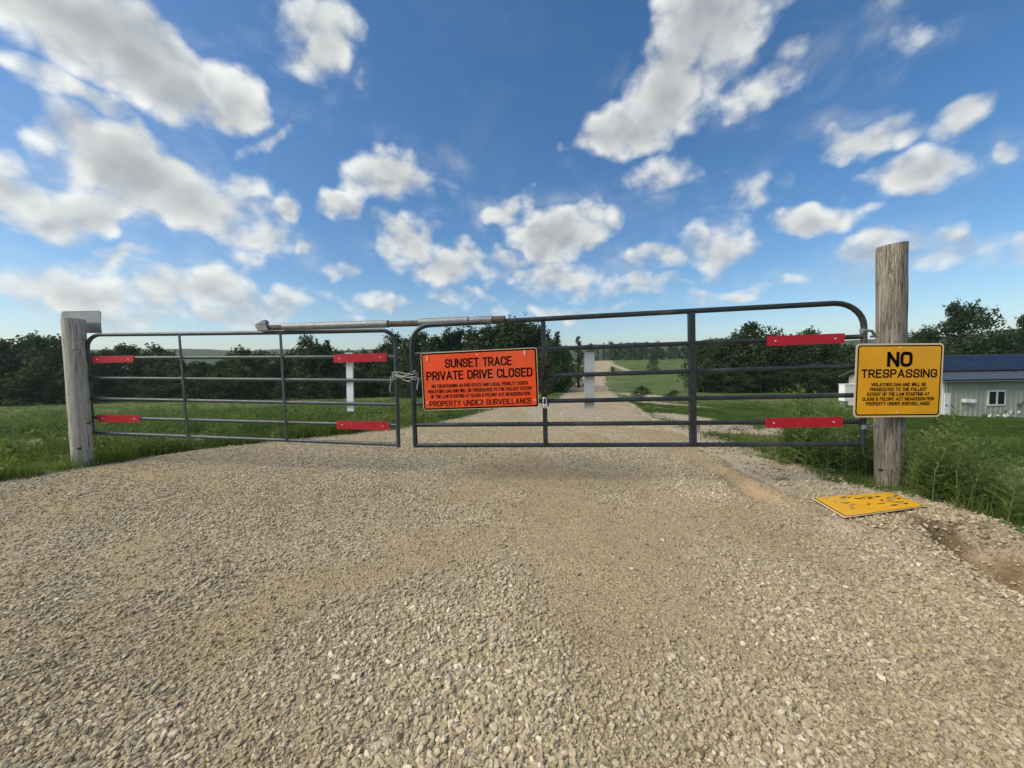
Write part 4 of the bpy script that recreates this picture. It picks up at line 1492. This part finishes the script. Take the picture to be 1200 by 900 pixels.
MB().box(Vector((xb0 - 0.005, Yb - 0.045, (zb - 1.2 + ztop) / 2)), Vector((0.06, 0, 0)), Vector((0, 0.012, 0)), Vector((0, 0, (ztop - zb + 1.2) / 2))).build('corner_trim', M['trim_white'], shed)
gt_ = MB().tube([Vector((xb0 - ov, eave_y - 0.07, eave_z - 0.01)), Vector((xb1 + ov, eave_y - 0.07, eave_z - 0.03))], 0.055, 10)
gt_.build('gutter', M['roof_metal'], shed, True)
win = wallbox(1154.3, 457.0, 1175.2, 474.8, 0.05, 0.08, 'window', M['trim_white'], shed)
wallbox(1155.8, 458.8, 1163.6, 473.2, 0.09, 0.012, 'pane', M['glass'], win)
wallbox(1165.8, 458.8, 1173.4, 473.2, 0.09, 0.012, 'pane', M['glass'], win)
door = wallbox(1104, 460.5, 1111.5, 489.5, 0.05, 0.06, 'door', M['trim_white'], shed)
wallbox(1105, 473.5, 1106.0, 475.0, 0.11, 0.06, 'handle', M['galv'], door)
# small fittings on the wall
ac = MB()
for (x0, y0, x1, y1) in ((1124, 467, 1129, 471), (1129, 469.5, 1133.5, 471.5), (1133.5, 467.5, 1136.5, 471)):
    a_, b_ = at(x0, y0, bd), at(x1, y1, bd)
    ac.box(Vector(((a_.x + b_.x) / 2, Yb - 0.17, (a_.z + b_.z) / 2)), Vector(((b_.x - a_.x) / 2 * 0.96, 0, 0)), Vector((0, 0.12, 0)), Vector((0, 0, (a_.z - b_.z) / 2)))
ac.build('wall_fitting', M['trim_white'], shed)
mt = MB()
a_ = at(1192, 474, bd)
mt.tube([Vector((a_.x, Yb - 0.06, a_.z)), Vector((a_.x, Yb - 0.16, a_.z))], 0.10, 12)
mt.tube([Vector((a_.x, Yb - 0.1, a_.z - 0.1)), Vector((a_.x, Yb - 0.1, a_.z - 0.55))], 0.03, 8)
mt.tube([Vector((a_.x + 0.2, Yb - 0.08, a_.z + 0.14)), Vector((a_.x + 0.6, Yb - 0.08, a_.z + 0.16))], 0.05, 8)
mt.build('wall_meter', M['alu'], shed, True)

# white box beside the building's left end
d_w = 27.0
a_, b_ = at(990, 451, d_w), at(1016, 470, d_w)
zg = float(GZ((a_.x + b_.x) / 2, a_.y)[0])
wbx = empty('storage_box', ((a_.x + b_.x) / 2, a_.y, zg), 'plain white storage box half hidden behind the left edge of the yellow sign', 'box')
bc, hw, hh = Vector(((a_.x + b_.x) / 2, a_.y + 0.25, (a_.z + b_.z) / 2)), (b_.x - a_.x) / 2, (a_.z - b_.z) / 2
MB().box(bc, Vector((hw, 0, 0)), Vector((0, 0.25, 0)), Vector((0, 0, hh))).build('body', M['trim_white'], wbx, bevel=0.03)
MB().box(bc + Vector((0, 0, hh + 0.025)), Vector((hw + 0.03, 0, 0)), Vector((0, 0.29, 0)), Vector((0, 0, 0.022))).build('lid', M['trim_white'], wbx, bevel=0.01)
for sx_ in (-1, 1):
    MB().box(Vector((bc.x + sx_ * (hw - 0.12), bc.y, (bc.z - hh + zg) / 2 - 0.03)), Vector((0.06, 0, 0)), Vector((0, 0.18, 0)), Vector((0, 0, (bc.z - hh - zg) / 2 + 0.03))).build('leg', M['galv'], wbx)

# flowering plants at the wall's foot
r_ = random.Random(5)


def flower_plant(px, py, d, w, h, nfl, label):
    p = at(px, py, d)
    zg = float(GZ(p.x, p.y)[0])
    e = empty('flowering_plant', (p.x, p.y, zg), label, 'plant')
    lf, fl = MB(), MB()
    for _ in range(90):
        q = Vector((p.x + r_.gauss(0, w * 0.33), p.y + r_.gauss(0, w * 0.25), zg + r_.random() * h))
        a_ = Vector((r_.gauss(0, 1), r_.gauss(0, 1), r_.gauss(0, 1))).normalized() * 0.07
        b_2 = a_.cross(Vector((r_.gauss(0, 1), r_.gauss(0, 1), r_.gauss(0, 1)))).normalized() * 0.04
        lf.quad(q - a_, q + b_2, q + a_, q - b_2)
    for _ in range(nfl):
        q = Vector((p.x + r_.uniform(-w, w) * 0.55, p.y - 0.15 + r_.gauss(0, w * 0.15), zg + h * r_.uniform(0.25, 1.05)))
        for k in range(6):
            t = k * 1.047
            u_ = Vector((math.cos(t), -0.5, math.sin(t))) * 0.085
            fl.quad(q, q + u_ + Vector((0.03, 0, 0.03)), q + u_ * 1.25, q + u_ - Vector((0.03, 0, 0.03)))
    lf.build('foliage', M['weed'], e)
    fl.build('flowers', M['petal'], e)


flower_plant(1177, 488.5, 22.0, 0.75, 0.45, 9, 'white flowering plant at the wall below the window')
flower_plant(1154, 490, 22.0, 0.18, 0.18, 2, 'small lone white flower clump left of the larger flowering plant')

# ------------------------------------------------------------------ trees


def leafquads(C, N, size, r_):
    """quads at centres C facing roughly N (numpy)"""
    n = len(C)
    N = N / np.maximum(np.linalg.norm(N, axis=1, keepdims=True), 1e-6)
    N = N + r_.normal(0, 0.65, (n, 3))
    N /= np.linalg.norm(N, axis=1, keepdims=True)
    A = np.cross(N, r_.normal(0, 1, (n, 3)))
    A /= np.maximum(np.linalg.norm(A, axis=1, keepdims=True), 1e-6)
    B = np.cross(N, A)
    s = size * r_.uniform(0.6, 1.3, (n, 1))
    V = np.stack([C - A * s, C + B * s * 0.55, C + A * s, C - B * s * 0.55], 1).reshape(-1, 3)
    F = np.arange(n * 4).reshape(-1, 4)
    return V, F


def crown_mesh(seed, nl, kind, w=0.5, low=0.12, size=0.016):
    """crown of a tree one unit high"""
    r_ = np.random.default_rng(seed)
    Cs, Ns = [], []
    if kind == 'broad':
        lobes = []
        nlob = 26
        for k in range(nlob):
            t = (k + 0.5) / nlob
            zc = low + (0.97 - low) * t ** 0.9
            prof_ = math.sin(math.pi * min(1, 0.22 + 0.78 * (zc - low) / (1 - low)) ** 0.9)
            an = r_.uniform(0, 6.283)
            rr = w * 0.5 * prof_ * r_.uniform(0.35, 0.95)
            lobes.append((rr * math.cos(an), rr * math.sin(an), zc - 0.05, r_.uniform(0.07, 0.15) * (0.7 + 0.5 * prof_)))
        per = nl // nlob
        for (a, b, c_, rad_) in lobes:
            d = r_.normal(0, 1, (per, 3))
            d /= np.linalg.norm(d, axis=1, keepdims=True)
            k = rad_ * (r_.random((per, 1)) ** 0.35) * r_.uniform(0.85, 1.25, (per, 1))
            Cs.append(np.array([a, b, c_]) + d * k * np.array([1.15, 1.15, 0.8]))
            Ns.append(d + np.array([0, 0, 0.5]))
        # stray outer sprigs break the outline
        for _ in range(nl // 14):
            a, b, c_, rad_ = lobes[r_.integers(0, nlob)]
            d = r_.normal(0, 1, 3)
            d /= np.linalg.norm(d)
            p0 = np.array([a, b, c_]) + d * rad_ * r_.uniform(0.9, 1.4)
            Cs.append(p0 + r_.normal(0, 0.012, (5, 3)))
            Ns.append(np.repeat(d[None], 5, 0))
    else:
        nt = 24
        for k in range(nt):
            t = k / nt
            zc = low + (0.99 - low) * t
            rr = w * 0.5 * (1 - t) ** 0.85 * r_.uniform(0.75, 1.15) + 0.012
            nb = max(4, int(11 * (1 - t) + 3))
            for b_ in range(nb):
                an = r_.uniform(0, 6.283)
                m_ = max(6, int(nl / nt / nb))
                tt = r_.random(m_) ** 0.7
                C = np.stack([np.cos(an) * rr * tt, np.sin(an) * rr * tt, zc - 0.10 * rr / max(w, .1) * tt + 0 * tt], -1) + r_.normal(0, 0.012, (m_, 3))
                Cs.append(C)
                Ns.append(np.tile([0.3 * math.cos(an), 0.3 * math.sin(an), 1.0], (m_, 1)))
    C, N = np.concatenate(Cs), np.concatenate(Ns)
    C[:, 2] = np.clip(C[:, 2], 0.0, 1.03)
    V, F = leafquads(C, N, size, r_)
    return np_mesh('crown', V, F, M['leaf_dark'] if kind == 'broad' else M['leaf_conifer'])


def trunk_mesh(seed, low, w):
    r_ = random.Random(seed)
    mb = MB()
    mb.tube([(0, 0, -0.12), (0.004, 0, low), (r_.uniform(-.02, .02), r_.uniform(-.02, .02), 0.55), (0, 0, 0.86)], [0.030, 0.022, 0.014, 0.004], 8)
    for k in range(7):
        z0 = r_.uniform(max(low * 0.9, 0.1), 0.65)
        an = k * 0.9 + r_.uniform(0, 0.8)
        L = w * r_.uniform(0.25, 0.45)
        mb.tube([(0, 0, z0), (math.cos(an) * L * 0.5, math.sin(an) * L * 0.5, z0 + 0.07), (math.cos(an) * L, math.sin(an) * L, z0 + 0.17)], [0.011, 0.007, 0.002], 6)
    return mb.mesh('trunk', M['bark'], True)


KINDS = {
    'hedge': [(crown_mesh(10 + k, 3000, 'broad', 0.78, 0.02, 0.021), trunk_mesh(k, 0.1, 0.7)) for k in range(4)],
    'round': [(crown_mesh(20 + k, 9000, 'broad', 0.95, 0.08, 0.015), trunk_mesh(20 + k, 0.18, 0.8)) for k in range(2)],
    'tall': [(crown_mesh(30 + k, 2800, 'broad', 0.52, 0.06, 0.019), trunk_mesh(30 + k, 0.15, 0.5)) for k in range(3)],
    'conifer': [(crown_mesh(40 + k, 2600, 'conifer', 0.36, 0.06, 0.013), trunk_mesh(40 + k, 0.1, 0.3)) for k in range(2)],
}
rt = random.Random(3)


def tree(px, top, d, kind, label, group=None, name='broadleaf_tree', wide=1.0, base=None):
    p = at(px, 450, d)
    zg = float(GZ(p.x, p.y)[0])
    h = at(px, top, d).z - zg
    cm_, tm_ = rt.choice(KINDS[kind])
    e = bpy.data.objects.new(name, None)
    e.empty_display_size = 0.3
    e.location = (p.x, p.y, zg - 0.05)
    e.rotation_euler = (0, 0, rt.uniform(0, 6.28))
    ws = wide * rt.uniform(0.9, 1.15)
    e.scale = (h * ws, h * ws, h)
    COL.objects.link(e)
    tag(e, label, 'tree', group)
    for nm, me in (('crown', cm_), ('trunk', tm_)):
        o = bpy.data.objects.new(nm, me)
        COL.objects.link(o)
        o.parent = e
    return e


GA = 'dark trees in the row behind the left field'
LA = 'dark leafy tree in the dense row at the far left behind the green field'
for x in range(-60, 84, 17):
    tree(x + rt.uniform(-4, 4), 391 + rt.uniform(-4, 7), 45 + rt.uniform(-1.5, 5), 'hedge', LA, GA)
for x in range(-50, 90, 34):
    tree(x, 420 + rt.uniform(-6, 6), 43.5, 'hedge', LA, GA, wide=1.4)
GB = 'trees behind the left gate'
LB = 'dark tree in the low row seen through the left gate'
for x, t in ((96, 408), (112, 412), (128, 408), (143, 402), (157, 403), (172, 408), (186, 402), (200, 411), (213, 418), (228, 422), (243, 422), (258, 421), (272, 411), (285, 406),
             (298, 408), (312, 410), (326, 409), (340, 411), (352, 404), (372, 402), (384, 402), (398, 406), (412, 408), (426, 409), (440, 405), (452, 401)):
    tree(x + rt.uniform(-2, 2), t + rt.uniform(-2, 3), 50 + rt.uniform(-2, 6), 'hedge', LB, GB)
for x in range(100, 480, 26):
    tree(x, 438 + rt.uniform(-8, 6), 46.0 + rt.uniform(0, 2), 'hedge', LB, GB, wide=1.5)
for x in range(105, 470, 44):
    tree(x, 428 + rt.uniform(-5, 5), 60 + rt.uniform(-2, 2), 'hedge', LB, GB, wide=1.6)
tree(363, 390, 49, 'tall', 'slim tree rising above the row below the long galvanised pole', name='broadleaf_tree', wide=0.9)
tree(386, 396, 50, 'conifer', 'pointed conifer just left of the white board on the left gate', name='conifer_tree')
tree(463, 388, 48, 'tall', 'slender tree rising where the two gates meet', wide=1.0)
GC = 'tall trees behind the orange sign'
LC = 'tall dark tree in the thick wood behind the orange sign'
for x, t, d in ((486, 392, 46), (499, 387, 47), (512, 390, 45), (526, 385, 46), (541, 382, 48), (556, 381, 46), (570, 378, 45), (584, 375, 47), (598, 372, 45), (611, 370, 44), (624, 373, 46), (634, 380, 44), (645, 391, 42)):
    tree(x, t + rt.uniform(-2, 3), d, 'tall' if rt.random() < 0.5 else 'hedge', LC, GC, wide=1.05)
for x in range(480, 650, 22):
    tree(x, 425 + rt.uniform(-8, 8), 41 + rt.uniform(-1, 1), 'hedge', LC, GC, wide=1.4)
for x, t, d in ((654, 386, 46), (678, 392, 52)):
    tree(x, t, d, 'conifer', 'pointed conifer left of the white board, %s' % ('nearer the orange sign' if x < 660 else 'nearer the gravel road'), name='conifer_tree')
GD = 'roadside trees left of the far road'
LD = 'dark green roadside tree lining the left side of the far road'
for x, t, d in ((660, 400, 40), (668, 404, 50), (676, 402, 58), (658, 425, 34), (668, 428, 42), (676, 425, 55)):
    tree(x - 9 - 300 / d, t + rt.uniform(-2, 2), d, 'hedge', LD, GD, wide=0.8)
GE = 'trees along the far hilltop'
LE = 'small distant tree in the row on top of the far hill'
for k, x in enumerate(range(694, 822, 7)):
    tree(x + rt.uniform(-2, 2), 404 + rt.uniform(-5, 5), 165 + rt.uniform(-6, 12), rt.choice(['hedge', 'tall', 'conifer']), LE, GE)
tree(766, 415, 106, 'hedge', 'lone round bush standing on the green hillside right of the far road', name='bush', wide=0.95)['category'] = 'bush'
tree(718, 429, 103, 'hedge', 'small bush between the far road and the side track', name='bush', wide=0.8)['category'] = 'bush'
for x, t, d in ((752, 451, 27), (790, 456, 26)):
    e_ = tree(x, t, d, 'hedge', 'low shrub on the verge right of the road, %s' % ('nearer the road' if x < 770 else 'beside the gate stay'), name='shrub', wide=1.8)
    e_['category'] = 'shrub'
GF = 'dark trees behind the lawn'
LF = 'dark leafy tree in the thick row behind the lawn right of the road'
for x, t in ((820, 397), (830, 395), (842, 396), (855, 390), (867, 386), (882, 375), (894, 388), (907, 386), (923, 390), (936, 388), (950, 383), (966, 391), (980, 396), (995, 400), (1010, 398), (1025, 400), (1040, 398), (1055, 396)):
    tree(x + rt.uniform(-2, 2), t + rt.uniform(-1, 3), 48 + rt.uniform(-2, 4), 'hedge', LF, GF)
for x in range(826, 1080, 22):
    tree(x, 428 + rt.uniform(-9, 7), 45.5 + rt.uniform(-0.8, 0.8), 'hedge', LF, GF, wide=1.4)
tree(1120, 351, 46, 'round', 'big round crowned dark tree rising behind the building roof', wide=0.98)
tree(1074, 386, 50, 'hedge', 'smaller dark tree between the brown pole and the big round tree', wide=1.0)
tree(1200, 366, 46, 'round', 'dark tree cut by the right edge of the photo behind the building', wide=0.8)
GG = 'low trees behind the building roof'
LG = 'low dark tree just above the building roof line'
for x in (1062, 1088, 1104, 1146, 1160, 1172, 1186, 1215, 1240):
    tree(x, 399 + rt.uniform(-4, 5), 52 + rt.uniform(-2, 2), 'hedge', LG, GG, wide=1.2)

# ------------------------------------------------------------------ weeds and grass


def blade(V, F, base, az, lean, L, w, seg=3, curl=0.5):
    d = np.array([math.cos(az), math.sin(az), 0])
    s_ = np.array([-math.sin(az), math.cos(az), 0])
    n0 = len(V)
    p = np.array(base, float)
    an = lean
    for i in range(seg + 1):
        ww = w * (1 - i / seg) * 0.9 + w * 0.1
        V.append(p - s_ * ww / 2)
        V.append(p + s_ * ww / 2)
        p = p + (d * math.sin(an) + np.array([0, 0, 1]) * math.cos(an)) * L / seg
        an += curl / seg * 1.5
    for i in range(seg):
        a = n0 + 2 * i
        F.append((a, a + 1, a + 3, a + 2))


def tuft_mesh(seed, nb, L, w, spread, m, leafy=0):
    r_ = random.Random(seed)
    V, F = [], []
    for _ in range(nb):
        a = r_.uniform(0, 6.283)
        rr = spread * math.sqrt(r_.random())
        b = r_.uniform(0, 6.283)
        blade(V, F, (rr * math.cos(a), rr * math.sin(a), -0.02), b, r_.uniform(0.02, 0.5), L * r_.uniform(0.5, 1.1), w * r_.uniform(0.7, 1.3), 3, r_.uniform(0.1, 0.9))
    for _ in range(leafy):
        a = r_.uniform(0, 6.283)
        rr = spread * math.sqrt(r_.random())
        z = L * r_.uniform(0.2, 0.95)
        blade(V, F, (rr * math.cos(a), rr * math.sin(a), z), r_.uniform(0, 6.28), r_.uniform(0.6, 1.5), L * r_.uniform(0.18, 0.34), L * 0.11, 2, 0.6)
    return np_mesh('tuft', np.array(V), np.array(F), m)


def weed_meshes(seed, H):
    """tall weed: stem with side shoots and many narrow leaflets"""
    r_ = random.Random(seed)
    st = MB()
    V, F = [], []
    top = Vector((r_.gauss(0, 0.10) * H, r_.gauss(0, 0.10) * H, H))
    mid = top * 0.5 + Vector((r_.gauss(0, 0.02), r_.gauss(0, 0.02), 0))
    st.tube([Vector((0, 0, -0.05)), mid, top], [0.0055, 0.004, 0.0015], 5)
    nsh = int(10 + H * 16)
    for k in range(nsh):
        t = 0.10 + 0.88 * k / nsh
        p = (mid * (t / 0.5) if t < 0.5 else mid.lerp(top, (t - 0.5) / 0.5))
        az = k * 2.4 + r_.uniform(-0.4, 0.4)
        L = H * 0.30 * (1 - t * 0.72) * r_.uniform(0.7, 1.2)
        tip = p + Vector((math.cos(az) * L, math.sin(az) * L, L * 0.55))
        st.tube([p, tip], [0.0022, 0.001], 4, False)
        nlf = max(4, int(L / 0.022))
        for j in range(nlf):
            q = p.lerp(tip, (j + 0.6) / nlf)
            for sd in (-1, 1):
                blade(V, F, tuple(q), az + sd * r_.uniform(0.5, 1.2), r_.uniform(0.7, 1.5), r_.uniform(0.04, 0.08), r_.uniform(0.009, 0.017), 2, 0.4)
    return st.mesh('stem', M['weed_stem'], True), np_mesh('leaves', np.array(V), np.array(F), M['weed'])


WEEDS = [weed_meshes(70 + k, h) for k, h in enumerate((0.35, 0.45, 0.55, 0.65, 0.75, 0.9, 0.5, 0.6))]
GWL = {'g': ('low leafy weed behind the gate end, left of the brown pole', 'weeds left of the brown pole'), 'r': ('leafy green weed growing on the verge right of the brown pole', 'weeds right of the brown pole'),
       'l': ('green weed growing in the grass around the grey post', 'weeds around the grey post')}


FSX, FSY = [p.x for p in (fa, fb, fc, fd)], [p.y for p in (fa, fb, fc, fd)]


def keep_clear(x, y):
    """1 where nothing may grow: on the fallen sign, and just before the brown pole"""
    x, y = np.asarray(x), np.asarray(y)
    a = (x > min(FSX) - 0.1) & (x < max(FSX) + 0.05) & (y > min(FSY) - 0.25) & (y < max(FSY) + 0.06)
    b = (x / np.maximum(y, .1) > 0.86) & (x / np.maximum(y, .1) < 1.035) & (y > 2.5) & (y < post_r.location.y - 0.12)
    return a | b


def put_weed(x, y, side, s=1.0):
    if keep_clear(x, y):
        return
    z = float(GZ(x, y)[0])
    st, lf = rt.choice(WEEDS)
    e = bpy.data.objects.new('weed', None)
    e.empty_display_size = 0.1
    e.location = (x, y, z)
    e.rotation_euler = (rt.gauss(0, 0.07), rt.gauss(0, 0.07), rt.uniform(0, 6.28))
    e.scale = (s, s, s)
    COL.objects.link(e)
    tag(e, GWL[side][0], 'weed', GWL[side][1])
    for nm, me in (('stem', st), ('leaves', lf)):
        o = bpy.data.objects.new(nm, me)
        COL.objects.link(o)
        o.parent = e


for _ in range(44):
    px = rt.uniform(1062, 1180)
    lim = 600 + (px - 1062) * 0.14
    p = on_z(px, rt.uniform(535, lim), -0.02)
    put_weed(p.x, p.y, 'r', rt.uniform(0.4, 0.95))
for _ in range(90):
    px = rt.uniform(915, 1030)
    p = on_z(px, rt.uniform(526 + max(0, px - 960) * 0.1, 545 + (px - 915) * 0.29), -0.02)
    put_weed(p.x, p.y, 'g', rt.uniform(0.55, 1.1))
for _ in range(30):
    px = rt.uniform(1078, 1195)
    p = on_z(px, 606 + (px - 1078) * 0.33 - rt.uniform(4, 42), 0)
    put_weed(p.x, p.y, 'r', rt.uniform(0.3, 0.75))
for _ in range(20):
    px = rt.uniform(1060, 1100)
    p = on_z(px, rt.uniform(570, 596), 0)
    put_weed(p.x, p.y, 'r', rt.uniform(0.6, 0.9))
for _ in range(60):
    px = rt.uniform(10, 290)
    b0 = 553 - px * 0.12
    p = on_z(px, rt.uniform(b0 - 32, b0 - 2), -0.02)
    put_weed(p.x, p.y, 'l', rt.uniform(0.45, 1.05))

# grass scatter
TG = [tuft_mesh(k, 26, 0.26, 0.007, 0.10, M['grass_i']) for k in range(5)]
TF = [tuft_mesh(20 + k, 16, 0.22, 0.010, 0.16, M['field_i'], 22) for k in range(5)]
TL = [tuft_mesh(40 + k, 34, 0.075, 0.006, 0.13, M['lawn_i']) for k in range(4)]


def gscatter(name, label, meshes, n, y0, y1, side, keep, s0, s1, tfun=None, spread=1.5):
    t = rng.random(n)
    y = y0 * (y1 / y0) ** t
    x = np.where(rng.random(n) < 0.5, -1, 1) * 0 + (rng.random(n) * 2 - 1) * (spread * y + 1.0)
    xm = (XL(y) + XR(y)) / 2
    ok = (x < xm) if side == 'l' else (x > xm) if side == 'r' else np.ones(n, bool)
    ok &= (road_in(x, y) < -0.10) & ~keep_clear(x, y)
    ok &= rng.random(n) < keep(x, y)
    x, y = x[ok], y[ok]
    n = len(x)
    z = GZ(x, y)
    sc = rng.uniform(s0, s1, n)
    rot_ = np.stack([rng.normal(0, 0.08, n), rng.normal(0, 0.08, n), rng.random(n) * 6.283], -1)
    ti = np.clip(fbm(x, y, 0.5, 3, 91) * 1.2 - 0.25 + rng.normal(0, 0.18, n), 0, 1)
    o = scatter(name, meshes, np.stack([x, y, z], -1), rot_, np.stack([sc, sc, sc * rng.uniform(0.8, 1.25, n)], -1), ti)
    return tag(o, label, None, None, 'stuff')


def not_soil(x, y):
    return np.clip(1.15 - 1.35 * soil_mask(x, y) * (0.55 + 0.9 * fbm(x, y, 1.7, 3, 97)), 0, 1)


def in_building(x, y):
    return (x > xb0 - 0.3) & (x < xb1 + 0.3) & (y > Yb - 0.2) & (y < Yb + Db + 0.2)


gscatter('verge_grass', 'long green grass growing along the left road edge and grey post', TG, 9000, 4.2, 11, 'l', lambda x, y: not_soil(x, y) * sstep(0, 1, 1.6 - np.abs(x - XL(y)) / 2.2) * (0.25 + 0.75 * sstep(0.42, 0.58, fbm(x, y, 1.1, 3, 58))), 0.35, 1.3)
TB = [tuft_mesh(60 + k, 44, 0.42, 0.009, 0.13, M['grass_i'], 10) for k in range(4)]
gscatter('coarse_grass', 'ragged clumps of coarse pale grass along the left road edge and in the field', TB, 3400, 4.2, 16, 'l', lambda x, y: sstep(0.46, 0.62, fbm(x, y, 0.8, 3, 66)) * (1 - 0.6 * sstep(2.0, 6.0, np.abs(x - XL(y)))), 0.45, 1.0)
gscatter('field_weeds', 'knee high green weeds covering the left field', TF, 26000, 5.5, 46, 'l', lambda x, y: not_soil(x, y) * (0.10 + 0.90 * sstep(0.40, 0.58, fbm(x, y, 0.45, 3, 55))), 0.6, 1.25)
gscatter('verge_weeds', 'rough green growth on the right verge around the brown pole', TG, 16000, 0.6, 8, 'r', lambda x, y: not_soil(x, y) * (x > 2.6 + 0.1 * y), 0.4, 0.85, spread=2.2)
gscatter('lawn_grass', 'short mown grass of the lawn before the building', TL, 42000, 6.0, 30, 'r', lambda x, y: not_soil(x, y) * (~in_building(x, y)), 0.8, 1.4)

# ------------------------------------------------------------------ the air
zlo = min(-3.0, float(Z.min())) - 1.0
zhi = float(Zh.max()) + 3.0
hb = MB().box(Vector((0, 500, (zlo + zhi) / 2)), Vector((2900, 0, 0)), Vector((0, 2500, 0)), Vector((0, 0, (zhi - zlo) / 2)))
hm = bpy.data.materials.new('pale_air')
hm.use_nodes = True
ht = NT(hm.node_tree)
ht.n.clear()
pv = ht.add('ShaderNodeVolumePrincipled', {'Color': (0.86, 0.92, 1.0, 1), 'Density': 0.00032, 'Anisotropy': 0.3})
ho = ht.add('ShaderNodeOutputMaterial')
ht.l.new(pv.outputs[0], ho.inputs['Volume'])
hz_ = hb.build('haze', hm)
tag(hz_, 'thin pale summer haze over the fields and hills', None, None, 'stuff')
